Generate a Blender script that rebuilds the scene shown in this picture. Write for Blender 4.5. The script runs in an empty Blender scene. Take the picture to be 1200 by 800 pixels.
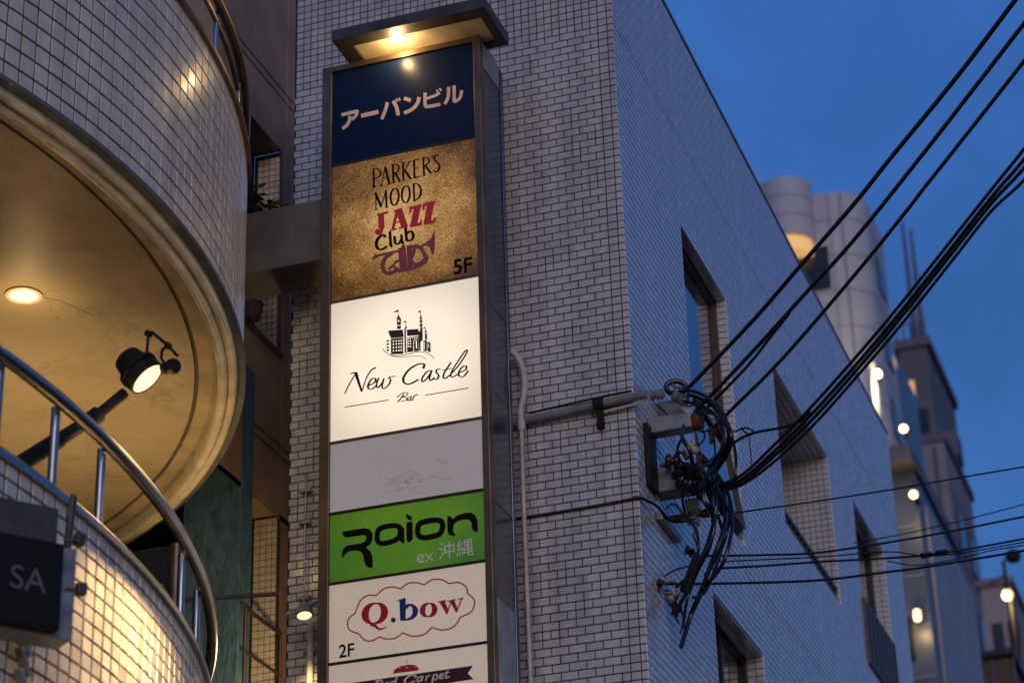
import bpy, bmesh, math, random
from math import sin, cos, pi, radians, sqrt, hypot, atan2
from mathutils import Vector, Matrix
from mathutils.geometry import tessellate_polygon

random.seed(7)
SC = bpy.context.scene
COL = SC.collection

# ------------------------------------------------------------------ camera
F_PX = 2785.5                       # focal length in pixels of a 1200 px wide frame
YAW, PITCH, ROLL = radians(-18.458), radians(26.21), radians(-1.7605)
EYE = Vector((0, 0, 1.6))
FWD = Vector((sin(YAW) * cos(PITCH), cos(YAW) * cos(PITCH), sin(PITCH)))
_r = Vector((cos(YAW), -sin(YAW), 0)); _u = _r.cross(FWD)
RIGHT = cos(ROLL) * _r + sin(ROLL) * _u
UP = -sin(ROLL) * _r + cos(ROLL) * _u
cd = bpy.data.cameras.new('camera'); cam = bpy.data.objects.new('camera', cd); COL.objects.link(cam)
cd.sensor_width = 36; cd.sensor_fit = 'HORIZONTAL'; cd.lens = F_PX / 1200 * 36
cd.clip_start = 0.1; cd.clip_end = 2000
M3 = Matrix((RIGHT, UP, -FWD)).transposed()
cam.matrix_world = Matrix.Translation(EYE) @ M3.to_4x4()
cd.dof.use_dof = True; cd.dof.focus_distance = 13.0; cd.dof.aperture_fstop = 2.4
SC.camera = cam

# ------------------------------------------------------------------ sky, dusk glow, exposure
w = bpy.data.worlds.new('World'); SC.world = w; w.use_nodes = True
nt = w.node_tree; bg = nt.nodes['Background']
sky = nt.nodes.new('ShaderNodeTexSky'); sky.sky_type = 'NISHITA'; sky.sun_disc = False
sky.sun_elevation = radians(0.5); sky.sun_rotation = radians(153); sky.ozone_density = 3.0
tint = nt.nodes.new('ShaderNodeMixRGB'); tint.blend_type = 'MULTIPLY'; tint.inputs[0].default_value = 1
tint.inputs[2].default_value = (0.46, 0.65, 0.94, 1)
tc = nt.nodes.new('ShaderNodeTexCoord'); cn = nt.nodes.new('ShaderNodeTexNoise')
cn.inputs['Scale'].default_value = 8.5; cn.inputs['Detail'].default_value = 5; cn.inputs['Roughness'].default_value = .55
cr = nt.nodes.new('ShaderNodeMapRange'); cr.inputs[1].default_value = .3; cr.inputs[2].default_value = .7
cr.inputs[3].default_value = .80; cr.inputs[4].default_value = 1.12
cm = nt.nodes.new('ShaderNodeMixRGB'); cm.blend_type = 'MULTIPLY'; cm.inputs[0].default_value = 1
nt.links.new(tc.outputs['Generated'], cn.inputs['Vector']); nt.links.new(cn.outputs[0], cr.inputs[0])
nt.links.new(sky.outputs[0], tint.inputs[1]); nt.links.new(tint.outputs[0], cm.inputs[1])
nt.links.new(cr.outputs[0], cm.inputs[2])
# evening haze takes the lightness off the lower sky, all round
sx_ = nt.nodes.new('ShaderNodeSeparateXYZ'); nt.links.new(tc.outputs['Generated'], sx_.inputs[0])
hz = nt.nodes.new('ShaderNodeMapRange'); hz.inputs[1].default_value = 0.1; hz.inputs[2].default_value = .62
hz.inputs[3].default_value = .42; hz.inputs[4].default_value = 1.0; nt.links.new(sx_.outputs[2], hz.inputs[0])
hm = nt.nodes.new('ShaderNodeMixRGB'); hm.blend_type = 'MULTIPLY'; hm.inputs[0].default_value = 1
nt.links.new(cm.outputs[0], hm.inputs[1]); nt.links.new(hz.outputs[0], hm.inputs[2]); nt.links.new(hm.outputs[0], bg.inputs[0])
bg.inputs[1].default_value = 0.103

sl = bpy.data.lights.new('dusk_sun', 'SUN'); so = bpy.data.objects.new('dusk_sun', sl); COL.objects.link(so)
sl.energy = 0.105; sl.angle = radians(40); sl.color = (1.0, 0.80, 0.66)
so.rotation_euler = Vector((-0.45, 0.89, -0.10)).to_track_quat('-Z', 'Y').to_euler()

SC.view_settings.view_transform = 'Standard'; SC.view_settings.look = 'None'
SC.view_settings.gamma = 1; SC.view_settings.use_curve_mapping = False
SC.view_settings.exposure = 3.05
SC.cycles.max_bounces = 6

# ------------------------------------------------------------------ helpers
def ray(x, y): return RIGHT * ((x - 600) / F_PX) - UP * ((y - 400) / F_PX) + FWD
def onY(x, y, Y): d = ray(x, y); return EYE + d * (Y / d.y)
def onX(x, y, X): d = ray(x, y); return EYE + d * (X / d.x)
def onZ(x, y, Z): d = ray(x, y); return EYE + d * ((Z - EYE.z) / d.z)
def proj(p):
    v = Vector(p) - EYE; z = v.dot(FWD); return 600 + F_PX * v.dot(RIGHT) / z, 400 - F_PX * v.dot(UP) / z, z

MATS = {}
def mat(name, col, rough=.6, metal=0., var=0., vscale=6., bump=0., bscale=40., emit=None, estr=0., spec=.5, coat=0., stretch=None, var2=None, ior=None):
    """Principled material: base colour varied by noise in world space, fine bump."""
    if name in MATS: return MATS[name]
    m = bpy.data.materials.new(name); m.use_nodes = True; n = m.node_tree.nodes; L = m.node_tree.links
    b = n['Principled BSDF']
    b.inputs['Roughness'].default_value = rough; b.inputs['Metallic'].default_value = metal
    b.inputs['Base Color'].default_value = (*col, 1)
    b.inputs['Specular IOR Level'].default_value = spec
    b.inputs['Coat Weight'].default_value = coat; b.inputs['Coat Roughness'].default_value = .08
    if ior: b.inputs['IOR'].default_value = ior
    geo = n.new('ShaderNodeNewGeometry')
    src = geo.outputs['Position']
    if stretch:
        mp = n.new('ShaderNodeMapping'); mp.inputs['Scale'].default_value = stretch
        L.new(src, mp.inputs['Vector']); src = mp.outputs[0]
    if var:
        t = n.new('ShaderNodeTexNoise'); t.inputs['Scale'].default_value = vscale; t.inputs['Detail'].default_value = 5
        L.new(src, t.inputs['Vector'])
        r = n.new('ShaderNodeValToRGB'); r.color_ramp.elements[0].position = .3; r.color_ramp.elements[1].position = .7
        d = var2 if var2 else tuple(c * (1 - var) for c in col)
        r.color_ramp.elements[0].color = (*d, 1); r.color_ramp.elements[1].color = (*[min(1, c * (1 + var * .5)) for c in col], 1)
        L.new(t.outputs[0], r.inputs[0]); L.new(r.outputs[0], b.inputs['Base Color'])
        rr = n.new('ShaderNodeMapRange'); rr.inputs[3].default_value = min(1, rough * 1.25); rr.inputs[4].default_value = rough * .8
        L.new(t.outputs[0], rr.inputs[0]); L.new(rr.outputs[0], b.inputs['Roughness'])
        if emit == 'base':
            L.new(r.outputs[0], b.inputs['Emission Color']); b.inputs['Emission Strength'].default_value = estr
    if bump:
        t2 = n.new('ShaderNodeTexNoise'); t2.inputs['Scale'].default_value = bscale; t2.inputs['Detail'].default_value = 4
        L.new(src, t2.inputs['Vector'])
        bp = n.new('ShaderNodeBump'); bp.inputs['Strength'].default_value = bump; bp.inputs['Distance'].default_value = .01
        L.new(t2.outputs[0], bp.inputs['Height']); L.new(bp.outputs[0], b.inputs['Normal'])
    if emit and emit != 'base':
        b.inputs['Emission Color'].default_value = (*emit, 1); b.inputs['Emission Strength'].default_value = estr
    MATS[name] = m
    return m

def tile_mat(name, col, rough=.2, coat=0., wav=.35, dirt=.60, spread=.22):
    """Glazed ceramic: each tile a slightly different tone (white noise per tile cell), faint dirt runs."""
    m = bpy.data.materials.new(name); m.use_nodes = True; n = m.node_tree.nodes; L = m.node_tree.links
    b = n['Principled BSDF']; geo = n.new('ShaderNodeNewGeometry')
    sn = n.new('ShaderNodeVectorMath'); sn.operation = 'SNAP'; sn.inputs[1].default_value = (.1, .1, .05)
    wn = n.new('ShaderNodeTexWhiteNoise'); wn.noise_dimensions = '3D'
    L.new(geo.outputs['Position'], sn.inputs[0]); L.new(sn.outputs[0], wn.inputs['Vector'])
    mp = n.new('ShaderNodeMapping'); mp.inputs['Scale'].default_value = (9, 9, .7)
    t = n.new('ShaderNodeTexNoise'); t.inputs['Scale'].default_value = 1.; t.inputs['Detail'].default_value = 5
    L.new(geo.outputs['Position'], mp.inputs['Vector']); L.new(mp.outputs[0], t.inputs['Vector'])
    a = n.new('ShaderNodeMath'); a.operation = 'MULTIPLY'; a.inputs[1].default_value = spread; L.new(wn.outputs[0], a.inputs[0])
    dr = n.new('ShaderNodeMapRange'); dr.inputs[1].default_value = .35; dr.inputs[2].default_value = .7
    dr.inputs[3].default_value = dirt; dr.inputs[4].default_value = .95; L.new(t.outputs[0], dr.inputs[0])
    ad = n.new('ShaderNodeMath'); ad.operation = 'ADD'; L.new(a.outputs[0], ad.inputs[0]); L.new(dr.outputs[0], ad.inputs[1])
    mx = n.new('ShaderNodeMixRGB'); mx.blend_type = 'MULTIPLY'; mx.inputs[0].default_value = 1
    mx.inputs[1].default_value = (*col, 1); L.new(ad.outputs[0], mx.inputs[2]); L.new(mx.outputs[0], b.inputs['Base Color'])
    b.inputs['Roughness'].default_value = rough; b.inputs['Coat Weight'].default_value = coat; b.inputs['Coat Roughness'].default_value = .12
    t2 = n.new('ShaderNodeTexNoise'); t2.inputs['Scale'].default_value = 14; t2.inputs['Detail'].default_value = 2
    L.new(geo.outputs['Position'], t2.inputs['Vector'])
    bp = n.new('ShaderNodeBump'); bp.inputs['Strength'].default_value = wav; bp.inputs['Distance'].default_value = .004
    L.new(t2.outputs[0], bp.inputs['Height']); L.new(bp.outputs[0], b.inputs['Normal'])
    MATS[name] = m
    return m

class MB:
    """collects geometry, then links it as one mesh object"""
    def __init__(s): s.v = []; s.f = []
    def add(s, vs, fs):
        k = len(s.v); s.v += [tuple(p) for p in vs]; s.f += [tuple(i + k for i in f) for f in fs]; return s
    def box(s, a, b):
        x0, y0, z0 = a; x1, y1, z1 = b
        return s.add([(x0, y0, z0), (x1, y0, z0), (x1, y1, z0), (x0, y1, z0), (x0, y0, z1), (x1, y0, z1), (x1, y1, z1), (x0, y1, z1)],
                     [(0, 3, 2, 1), (4, 5, 6, 7), (0, 1, 5, 4), (1, 2, 6, 5), (2, 3, 7, 6), (3, 0, 4, 7)])
    def hexa(s, p8):
        return s.add(p8, [(0, 3, 2, 1), (4, 5, 6, 7), (0, 1, 5, 4), (1, 2, 6, 5), (2, 3, 7, 6), (3, 0, 4, 7)])
    def bar(s, p, q, wx, wz, up=(0, 0, 1)):
        """rectangular bar from p to q"""
        p = Vector(p); q = Vector(q); d = (q - p).normalized(); u = Vector(up)
        r = d.cross(u); r = r.normalized() if r.length > 1e-6 else Vector((1, 0, 0)); u = r.cross(d)
        c = [(-1, -1), (1, -1), (1, 1), (-1, 1)]
        A = [p + r * (i * wx / 2) + u * (j * wz / 2) for i, j in c]; B = [q + r * (i * wx / 2) + u * (j * wz / 2) for i, j in c]
        return s.add(A + B, [(0, 3, 2, 1), (4, 5, 6, 7), (0, 1, 5, 4), (1, 2, 6, 5), (2, 3, 7, 6), (3, 0, 4, 7)])
    def tube(s, pts, r, n=10, caps=True, closed=False):
        pts = [Vector(p) for p in pts]; N = len(pts); rr = r if isinstance(r, (list, tuple)) else [r] * N
        k = len(s.v); prev = None
        for i, p in enumerate(pts):
            a = pts[i - 1] if (i or closed) else p; b = pts[(i + 1) % N] if (i < N - 1 or closed) else p
            d = (b - a).normalized()
            u = prev if prev is not None else (Vector((0, 0, 1)) if abs(d.z) < .9 else Vector((1, 0, 0)))
            x = (u - d * u.dot(d)).normalized(); y = d.cross(x); prev = x
            for j in range(n):
                t = 2 * pi * j / n; s.v.append(tuple(p + (x * cos(t) + y * sin(t)) * rr[i]))
        for i in range(N if closed else N - 1):
            i2 = (i + 1) % N
            for j in range(n):
                j2 = (j + 1) % n; s.f.append((k + i * n + j, k + i * n + j2, k + i2 * n + j2, k + i2 * n + j))
        if caps and not closed:
            s.f.append(tuple(k + j for j in range(n))[::-1]); s.f.append(tuple(k + (N - 1) * n + j for j in range(n)))
        return s
    def lathe(s, base, axis, prof, n=24, caps=True):
        """profile [(radius, along)] turned round axis"""
        base = Vector(base); d = Vector(axis).normalized(); u = Vector((0, 0, 1)) if abs(d.z) < .9 else Vector((1, 0, 0))
        x = (u - d * u.dot(d)).normalized(); y = d.cross(x); k = len(s.v); N = len(prof)
        for r, h in prof:
            for j in range(n):
                t = 2 * pi * j / n; s.v.append(tuple(base + d * h + (x * cos(t) + y * sin(t)) * max(r, 1e-4)))
        for i in range(N - 1):
            for j in range(n):
                j2 = (j + 1) % n; s.f.append((k + i * n + j, k + i * n + j2, k + (i + 1) * n + j2, k + (i + 1) * n + j))
        if caps: s.f.append(tuple(k + j for j in range(n))[::-1]); s.f.append(tuple(k + (N - 1) * n + j for j in range(n)))
        return s
    def arc_ring(s, c, prof, a0, a1, n):
        """profile [(R, z)] closed polygon swept round centre c between angles"""
        k = len(s.v); m = len(prof)
        for i in range(n + 1):
            t = a0 + (a1 - a0) * i / n
            for R, z in prof: s.v.append((c[0] + R * cos(t), c[1] + R * sin(t), z))
        for i in range(n):
            for j in range(m):
                j2 = (j + 1) % m; s.f.append((k + i * m + j, k + (i + 1) * m + j, k + (i + 1) * m + j2, k + i * m + j2))
        s.f.append(tuple(k + j for j in range(m))); s.f.append(tuple(k + n * m + j for j in range(m))[::-1])
        return s
    def build(s, name, m, parent=None, smooth=False, bevel=0., kind=None, fix=True):
        me = bpy.data.meshes.new(name); me.from_pydata(s.v, [], s.f); me.update()
        if fix:
            b = bmesh.new(); b.from_mesh(me); bmesh.ops.recalc_face_normals(b, faces=b.faces); b.to_mesh(me); b.free()
        me.materials.append(MATS[m] if isinstance(m, str) else m)
        if smooth:
            for p in me.polygons: p.use_smooth = True
        o = bpy.data.objects.new(name, me); link(o, parent)
        if smooth:
            e = o.modifiers.new('edge', 'EDGE_SPLIT'); e.split_angle = radians(40)
        if bevel:
            bv = o.modifiers.new('bevel', 'BEVEL'); bv.width = bevel; bv.segments = 2; bv.limit_method = 'ANGLE'
        if kind: o['kind'] = kind
        return o

def link(o, parent=None):
    COL.objects.link(o)
    if parent is not None:
        o.parent = parent
        base = Vector(parent.location)
        if parent.parent is not None and parent.type == 'EMPTY': base = Vector(parent.location)
        o.matrix_parent_inverse = Matrix.Translation(-base) if parent.parent is None else Matrix.Identity(4)
    return o
def tag(o, label, cat, group=None, kind=None):
    o['label'] = label; o['category'] = cat
    if group: o['group'] = group
    if kind: o['kind'] = kind
    return o
def thing(name, label, cat, loc, group=None):
    o = bpy.data.objects.new(name, None); o.empty_display_size = .3; o.location = loc; COL.objects.link(o)
    return tag(o, label, cat, group)
def struct(o): o['kind'] = 'structure'; return o
def lamp(name, kind, loc, energy, col, parent=None, radius=.04, aim=None, angle=70, blend=.5):
    l = bpy.data.lights.new(name, kind); l.energy = energy; l.color = col; l.shadow_soft_size = radius
    o = bpy.data.objects.new(name, l); o.location = loc
    if kind == 'SPOT': l.spot_size = radians(angle); l.spot_blend = blend
    if aim is not None: o.rotation_euler = (Vector(aim) - Vector(loc)).to_track_quat('-Z', 'Y').to_euler()
    link(o, parent); return o
def smooth_path(P, n=6):
    """Catmull-Rom through 3-D (or 2-D) points"""
    P = [Vector(p) for p in P]; out = []
    for i in range(len(P) - 1):
        a = P[max(i - 1, 0)]; b = P[i]; c = P[i + 1]; d = P[min(i + 2, len(P) - 1)]
        for k in range(n):
            t = k / n
            out.append(.5 * ((2 * b) + (c - a) * t + (2 * a - 5 * b + 4 * c - d) * t * t + (3 * b - a - 3 * c + d) * t ** 3))
    out.append(P[-1]); return out

# ------------------------------------------------------------------ materials
WARM = (1.0, .66, .28)
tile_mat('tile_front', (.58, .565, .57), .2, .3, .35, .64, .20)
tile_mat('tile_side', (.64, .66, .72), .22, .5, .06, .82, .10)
tile_mat('tile_round', (.82, .75, .66), .27, .15, .25, .72, .14)
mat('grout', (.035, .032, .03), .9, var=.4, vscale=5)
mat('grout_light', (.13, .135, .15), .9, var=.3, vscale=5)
mat('brown_render', (.36, .235, .17), .75, var=.25, vscale=2.5, bump=.5, bscale=60)
mat('brown_groove', (.05, .035, .03), .9)
mat('concrete', (.13, .115, .105), .8, var=.3, vscale=4, bump=.3, bscale=50)
mat('soffit_paint', (.40, .32, .22), .55, var=.14, vscale=1.3, bump=.12, bscale=9)
mat('cornice_paint', (.74, .66, .52), .4, var=.25, vscale=7, bump=.2, bscale=30)
mat('ring_paint', (.40, .31, .20), .6, var=.35, vscale=5, bump=.2, bscale=30)
mat('dark_joint', (.10, .085, .065), .9)
mat('steel', (.48, .45, .42), .24, 1., var=.15, vscale=8, bump=.05, bscale=30)
mat('bronze_steel', (.17, .12, .08), .38, .7, var=.3, vscale=6, bump=.08, bscale=25)
mat('sheet_steel', (.12, .14, .19), .24, 1., var=.35, vscale=3, bump=.15, bscale=12, stretch=(1, 1, .5))
mat('patch_steel', (.42, .46, .52), .45, .8, var=.25, vscale=6)
mat('canopy_metal', (.10, .09, .085), .5, .6, var=.35, vscale=8, bump=.2, bscale=60)
mat('canopy_soffit', (.55, .45, .32), .5, var=.25, vscale=9)
mat('black_metal', (.014, .013, .013), .6, 0., var=.3, vscale=8, spec=.25)
mat('black_rubber', (.010, .010, .012), .35, var=.3, vscale=20)
mat('cable_blue', (.012, .016, .03), .25)
mat('grey_pvc', (.22, .22, .225), .4, var=.25, vscale=12)
mat('white_pvc', (.58, .54, .48), .38, var=.25, vscale=10)
mat('galv', (.34, .34, .33), .45, .5, var=.35, vscale=15)
mat('rust', (.13, .06, .03), .8, var=.5, vscale=20)
mat('ceramic', (.5, .48, .44), .2)
mat('frame_dark', (.03, .026, .024), .4, .4)
mat('frame_brown', (.10, .06, .045), .45, .3)
mat('glass', (.012, .014, .018), .04, spec=.9, coat=.6)
mat('glass_bg', (.02, .022, .028), .1, spec=.7)
mat('teal_stucco', (.07, .16, .24), .6, var=.45, vscale=16, bump=1.2, bscale=55, stretch=(1, 1, .4))
mat('dark_interior', (.012, .010, .009), .8)
mat('asphalt', (.05, .05, .052), .85, var=.25, vscale=3, bump=.3, bscale=80)
mat('pavement', (.22, .21, .20), .8, var=.2, vscale=3)
mat('lamp_warm', (.9, .8, .6), .4, emit=(1.0, .72, .36), estr=.9)
mat('lamp_hot', (.9, .8, .6), .4, emit=(1.0, .80, .42), estr=.17)
mat('lamp_globe', (.9, .8, .6), .4, emit=(1.0, .66, .24), estr=.22)
mat('bg_white', (.42, .47, .60), .6, var=.08, vscale=.6)
mat('bg_fin', (.30, .34, .44), .5, var=.1, vscale=1)
mat('bg_joint', (.22, .25, .33), .8)
mat('bg_grey', (.12, .13, .18), .7, var=.2, vscale=.5)
mat('bg_mauve', (.24, .24, .31), .7, var=.15, vscale=.4)
mat('bg_navy', (.09, .12, .18), .35, var=.2, vscale=.5)
mat('bg_brown', (.13, .085, .065), .8, var=.2, vscale=1)
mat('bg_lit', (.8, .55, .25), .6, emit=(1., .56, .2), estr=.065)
mat('leaf', (.06, .11, .03), .5, var=.5, vscale=30)
mat('ink_black', (.004, .004, .004), .6, spec=.12)
mat('ink_brown', (.05, .035, .028), .5)
mat('ink_wine', (.24, .010, .018), .45, emit=(.26, .010, .016), estr=.06)
mat('ink_plum', (.11, .022, .03), .5, emit=(.11, .022, .03), estr=.06)
mat('ink_maroon', (.07, .008, .015), .4)
mat('ink_red', (.50, .008, .03), .4)
mat('ink_blue', (.008, .035, .22), .4)
mat('ink_white', (.80, .76, .68), .4)
mat('letter_beige', (.80, .58, .46), .45)
mat('letter_grey', (.13, .12, .12), .5)
mat('panel_navy', (.004, .011, .042), .34, spec=.22)
mat('panel_white', (.80, .75, .66), .35, emit=(1.0, .84, .62), estr=.10)
mat('panel_blank', (.50, .48, .48), .3, var=.06, vscale=3, emit=(1., .88, .90), estr=.014)  # no lamp behind it; faint glow added to lighten the panel
mat('panel_green', (.12, .27, .02), .28, var=.30, vscale=2.2, var2=(.05, .19, .02), emit='base', estr=.04)
mat('panel_pale', (.62, .57, .49), .32, var=.05, vscale=3, emit=(1., .79, .58), estr=.030)
mat('sign_dark', (.010, .010, .012), .6, spec=.2)

def parchment():
    m = bpy.data.materials.new('panel_parchment'); m.use_nodes = True; n = m.node_tree.nodes; L = m.node_tree.links
    b = n['Principled BSDF']; g = n.new('ShaderNodeNewGeometry')
    t = n.new('ShaderNodeTexNoise'); t.inputs['Scale'].default_value = 30; t.inputs['Detail'].default_value = 9; t.inputs['Distortion'].default_value = 4
    t.inputs['Roughness'].default_value = .65
    t3 = n.new('ShaderNodeTexNoise'); t3.inputs['Scale'].default_value = 5; t3.inputs['Detail'].default_value = 3
    L.new(g.outputs['Position'], t.inputs['Vector']); L.new(g.outputs['Position'], t3.inputs['Vector'])
    ad = n.new('ShaderNodeMath'); ad.operation = 'MULTIPLY_ADD'; ad.inputs[1].default_value = .30; L.new(t3.outputs[0], ad.inputs[0]); 
    sb = n.new('ShaderNodeMath'); sb.operation = 'MULTIPLY'; sb.inputs[1].default_value = .75; L.new(t.outputs[0], sb.inputs[0]); L.new(sb.outputs[0], ad.inputs[2])
    # backlight falloff put into the colour: lighter centre, darker edges
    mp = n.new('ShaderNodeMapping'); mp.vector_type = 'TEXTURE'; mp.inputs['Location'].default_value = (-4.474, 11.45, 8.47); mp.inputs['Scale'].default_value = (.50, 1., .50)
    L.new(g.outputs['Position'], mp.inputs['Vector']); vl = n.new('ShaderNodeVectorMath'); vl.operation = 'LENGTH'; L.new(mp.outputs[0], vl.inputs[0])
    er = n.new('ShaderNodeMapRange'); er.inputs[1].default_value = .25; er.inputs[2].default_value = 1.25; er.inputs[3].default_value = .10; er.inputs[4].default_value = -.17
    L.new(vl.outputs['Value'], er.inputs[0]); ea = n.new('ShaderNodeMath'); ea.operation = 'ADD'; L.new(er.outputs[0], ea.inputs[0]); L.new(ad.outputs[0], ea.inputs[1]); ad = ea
    r = n.new('ShaderNodeValToRGB'); e = r.color_ramp.elements
    e[0].position = .36; e[0].color = (.07, .030, .006, 1); e[1].position = .70; e[1].color = (.78, .49, .17, 1)
    q = e.new(.52); q.color = (.34, .165, .035, 1)
    L.new(ad.outputs[0], r.inputs[0]); L.new(r.outputs[0], b.inputs['Base Color']); L.new(r.outputs[0], b.inputs['Emission Color'])
    b.inputs['Emission Strength'].default_value = .066; b.inputs['Roughness'].default_value = .35
    MATS['panel_parchment'] = m
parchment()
def lightbox(name, cx, cz, hw, hh, lo):
    m = MATS[name]; n = m.node_tree.nodes; L = m.node_tree.links; b = n['Principled BSDF']; g = n.new('ShaderNodeNewGeometry')
    mp = n.new('ShaderNodeMapping'); mp.vector_type = 'TEXTURE'; mp.inputs['Location'].default_value = (cx, 11.45, cz); mp.inputs['Scale'].default_value = (hw, 10., hh)
    L.new(g.outputs['Position'], mp.inputs['Vector']); v = n.new('ShaderNodeVectorMath'); v.operation = 'LENGTH'; L.new(mp.outputs[0], v.inputs[0])
    r = n.new('ShaderNodeMapRange'); r.interpolation_type = 'SMOOTHSTEP'; r.inputs[1].default_value = .55; r.inputs[2].default_value = 1.4
    e = b.inputs['Emission Strength'].default_value; r.inputs[3].default_value = e; r.inputs[4].default_value = e * lo
    L.new(v.outputs['Value'], r.inputs[0]); L.new(r.outputs[0], b.inputs['Emission Strength'])
lightbox('panel_white', -4.474, 7.55, .4625, .45, .62)
lightbox('panel_green', -4.474, 6.46, .4625, .3, .55)

# ------------------------------------------------------------------ ground
g = MB().add([(-400, -400, 0), (400, -400, 0), (400, 600, 0), (-400, 600, 0)], [(0, 1, 2, 3)]).build('ground', 'asphalt')
struct(g)
g = MB().box((-3.27, 9.0, .004), (-1.9, 21.2, .13)).build('pavement', 'pavement', bevel=.01); struct(g)

# ================================================================== white tiled building (straight walls)
XC, YW, XB = -3.28, 12.0, -5.442
ZT = 10.92; YE = 21.3
tb = thing('tiled_building', 'pale tiled commercial block rising behind the tall sign pylon', 'building', (XC - 2, 16, 0))
WIN = [  # Y0, Y1, Z0, Z1, recess
    (13.42, 14.60, 7.36, 9.20, .075),
    (16.04, 17.95, 8.05, 9.34, .40),
    (18.97, 20.31, 7.88, 9.33, .12),
    (13.62, 14.92, 5.0, 6.68, .12)]
# backing walls (grout colour), openings left free
fw = MB().box((XB, YW + .006, 0), (XC - .006, YW + .25, ZT - .01)).build('front_wall', 'grout', tb)
ys = sorted({YW + .25, YE} | {a for q in WIN for a in q[:2]}); zs = sorted({0, ZT - .01} | {a for q in WIN for a in q[2:4]})
sw = MB()
for i in range(len(ys) - 1):
    for j in range(len(zs) - 1):
        y, z = (ys[i] + ys[i + 1]) / 2, (zs[j] + zs[j + 1]) / 2
        if any(q[0] < y < q[1] and q[2] < z < q[3] for q in WIN): continue
        X = XC - .006
        sw.add([(X, ys[i], zs[j]), (X, ys[i + 1], zs[j]), (X, ys[i + 1], zs[j + 1]), (X, ys[i], zs[j + 1])], [(0, 1, 2, 3)])
for y0, y1, z0, z1, rc in WIN:   # reveals
    X0, X1 = XC - .006 - rc - .02, XC - .006
    e = .006
    sw.add([(X0, y1 + e, z0), (X1, y1 + e, z0), (X1, y1 + e, z1), (X0, y1 + e, z1)], [(0, 1, 2, 3)])
    sw.add([(X0, y0 - e, z0), (X1, y0 - e, z0), (X1, y0 - e, z1), (X0, y0 - e, z1)], [(0, 1, 2, 3)])
    sw.add([(X0, y0, z1 + e), (X1, y0, z1 + e), (X1, y1, z1 + e), (X0, y1, z1 + e)], [(0, 1, 2, 3)])
    sw.add([(X0, y0, z0 - e), (X1, y0, z0 - e), (X1, y1, z0 - e), (X0, y1, z0 - e)], [(0, 1, 2, 3)])
sidew = sw.build('side_wall', 'grout_light', tb, fix=False)
MB().box((XB, YW + .25, 0), (XB + .2, YE - .2, ZT - .3)).build('left_wall', 'concrete', tb)
MB().box((XB, YW + .25, ZT - .3), (XC - .01, YE, ZT - .02)).build('roof_slab', 'concrete', tb)
MB().box((XB, YE - .2, 0), (XC - .01, YE, ZT - .3)).build('rear_wall', 'concrete', tb)
cp = MB().box((XC - .30, YW + .30, ZT), (XC + .006, YE, ZT + .022)).build('parapet_coping', 'galv', tb)
MB().box((XB - .012, YW - .012, ZT), (XC + .006, YW + .30, ZT + .022)).build('parapet_coping', 'galv', tb)

# --- ceramic tiles of the front wall
def tile_geo(w_, h_, j=.0024, d=.006, b=.0020, jx=None):
    """tile in the XZ plane facing -Y, centred; b = rounded rim"""
    a, c = w_ / 2 - (j if jx is None else jx), h_ / 2 - j
    v = [(-a, d, -c), (a, d, -c), (a, d, c), (-a, d, c), (-a + b, 0, -c + b), (a - b, 0, -c + b), (a - b, 0, c - b), (-a + b, 0, c - b)]
    return v, [(4, 5, 6, 7), (0, 1, 5, 4), (1, 2, 6, 5), (2, 3, 7, 6), (3, 0, 4, 7)]
TILE_ME = {}
def tile_mesh(w_, h_, m, j=.0024, jx=None):
    k = (round(w_, 4), round(h_, 4), m)
    if k not in TILE_ME:
        v, f = tile_geo(w_, h_, j, jx=jx); me = bpy.data.meshes.new('tile'); me.from_pydata(v, [], f); me.update(); me.materials.append(MATS[m]); TILE_ME[k] = me
    return TILE_ME[k]
cells = []
z = 4.4; row = 0
while z < ZT - .06:
    zc = z + .025; x = XC; ws = [.040, .060]
    top = zc > 9.93 + .12 * sin(row)
    low = row % 2
    xs = [XC - .040, XC - .100]
    edges = [XC, XC - .040, XC - .100]
    x = XC - .100
    if top:
        while x > XB + .03: x -= .05; edges.append(x)
    else:
        if low: x -= .05; edges.append(x)
        while x > XB + .03:
            if random.random() < .07: edges.append(x - .05)
            x -= .1; edges.append(x)
    for a, b in zip(edges, edges[1:]):
        b = max(b, XB + .002)
        if a - b > .02: cells.append(((a + b) / 2, zc, round(a - b, 3)))
    z += .05; row += 1
def vis_front(c):
    u, v, d = proj((c[0], YW, c[1]))
    if not (0 <= u <= 1200 and 0 <= v <= 800): return None
    if v < 0 or u < 372 and u < 340 or (372 < u < 604 and v > 60): return None
    return c[2] / d / d
ranked = sorted([(vis_front(c), i) for i, c in enumerate(cells) if vis_front(c)], reverse=True)
ind = {i for _, i in ranked[:300]}
st = MB()
for i, (xc, zc, w_) in enumerate(cells):
    dy = random.uniform(-.0012, .0008); rz = random.gauss(0, .004)
    if i in ind:
        o = bpy.data.objects.new('tile', tile_mesh(w_, .05, 'tile_front')); link(o, tb)
        o.location = (xc, YW + dy, zc); o.rotation_euler = (random.gauss(0, .008), 0, rz)
    else:
        v, f = tile_geo(w_, .05); st.add([(p[0] + xc, p[1] + YW + dy + p[0] * rz, p[2] + zc) for p in v], f)
st.build('front_tiles', 'tile_front', tb, kind='stuff', fix=False)

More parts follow.
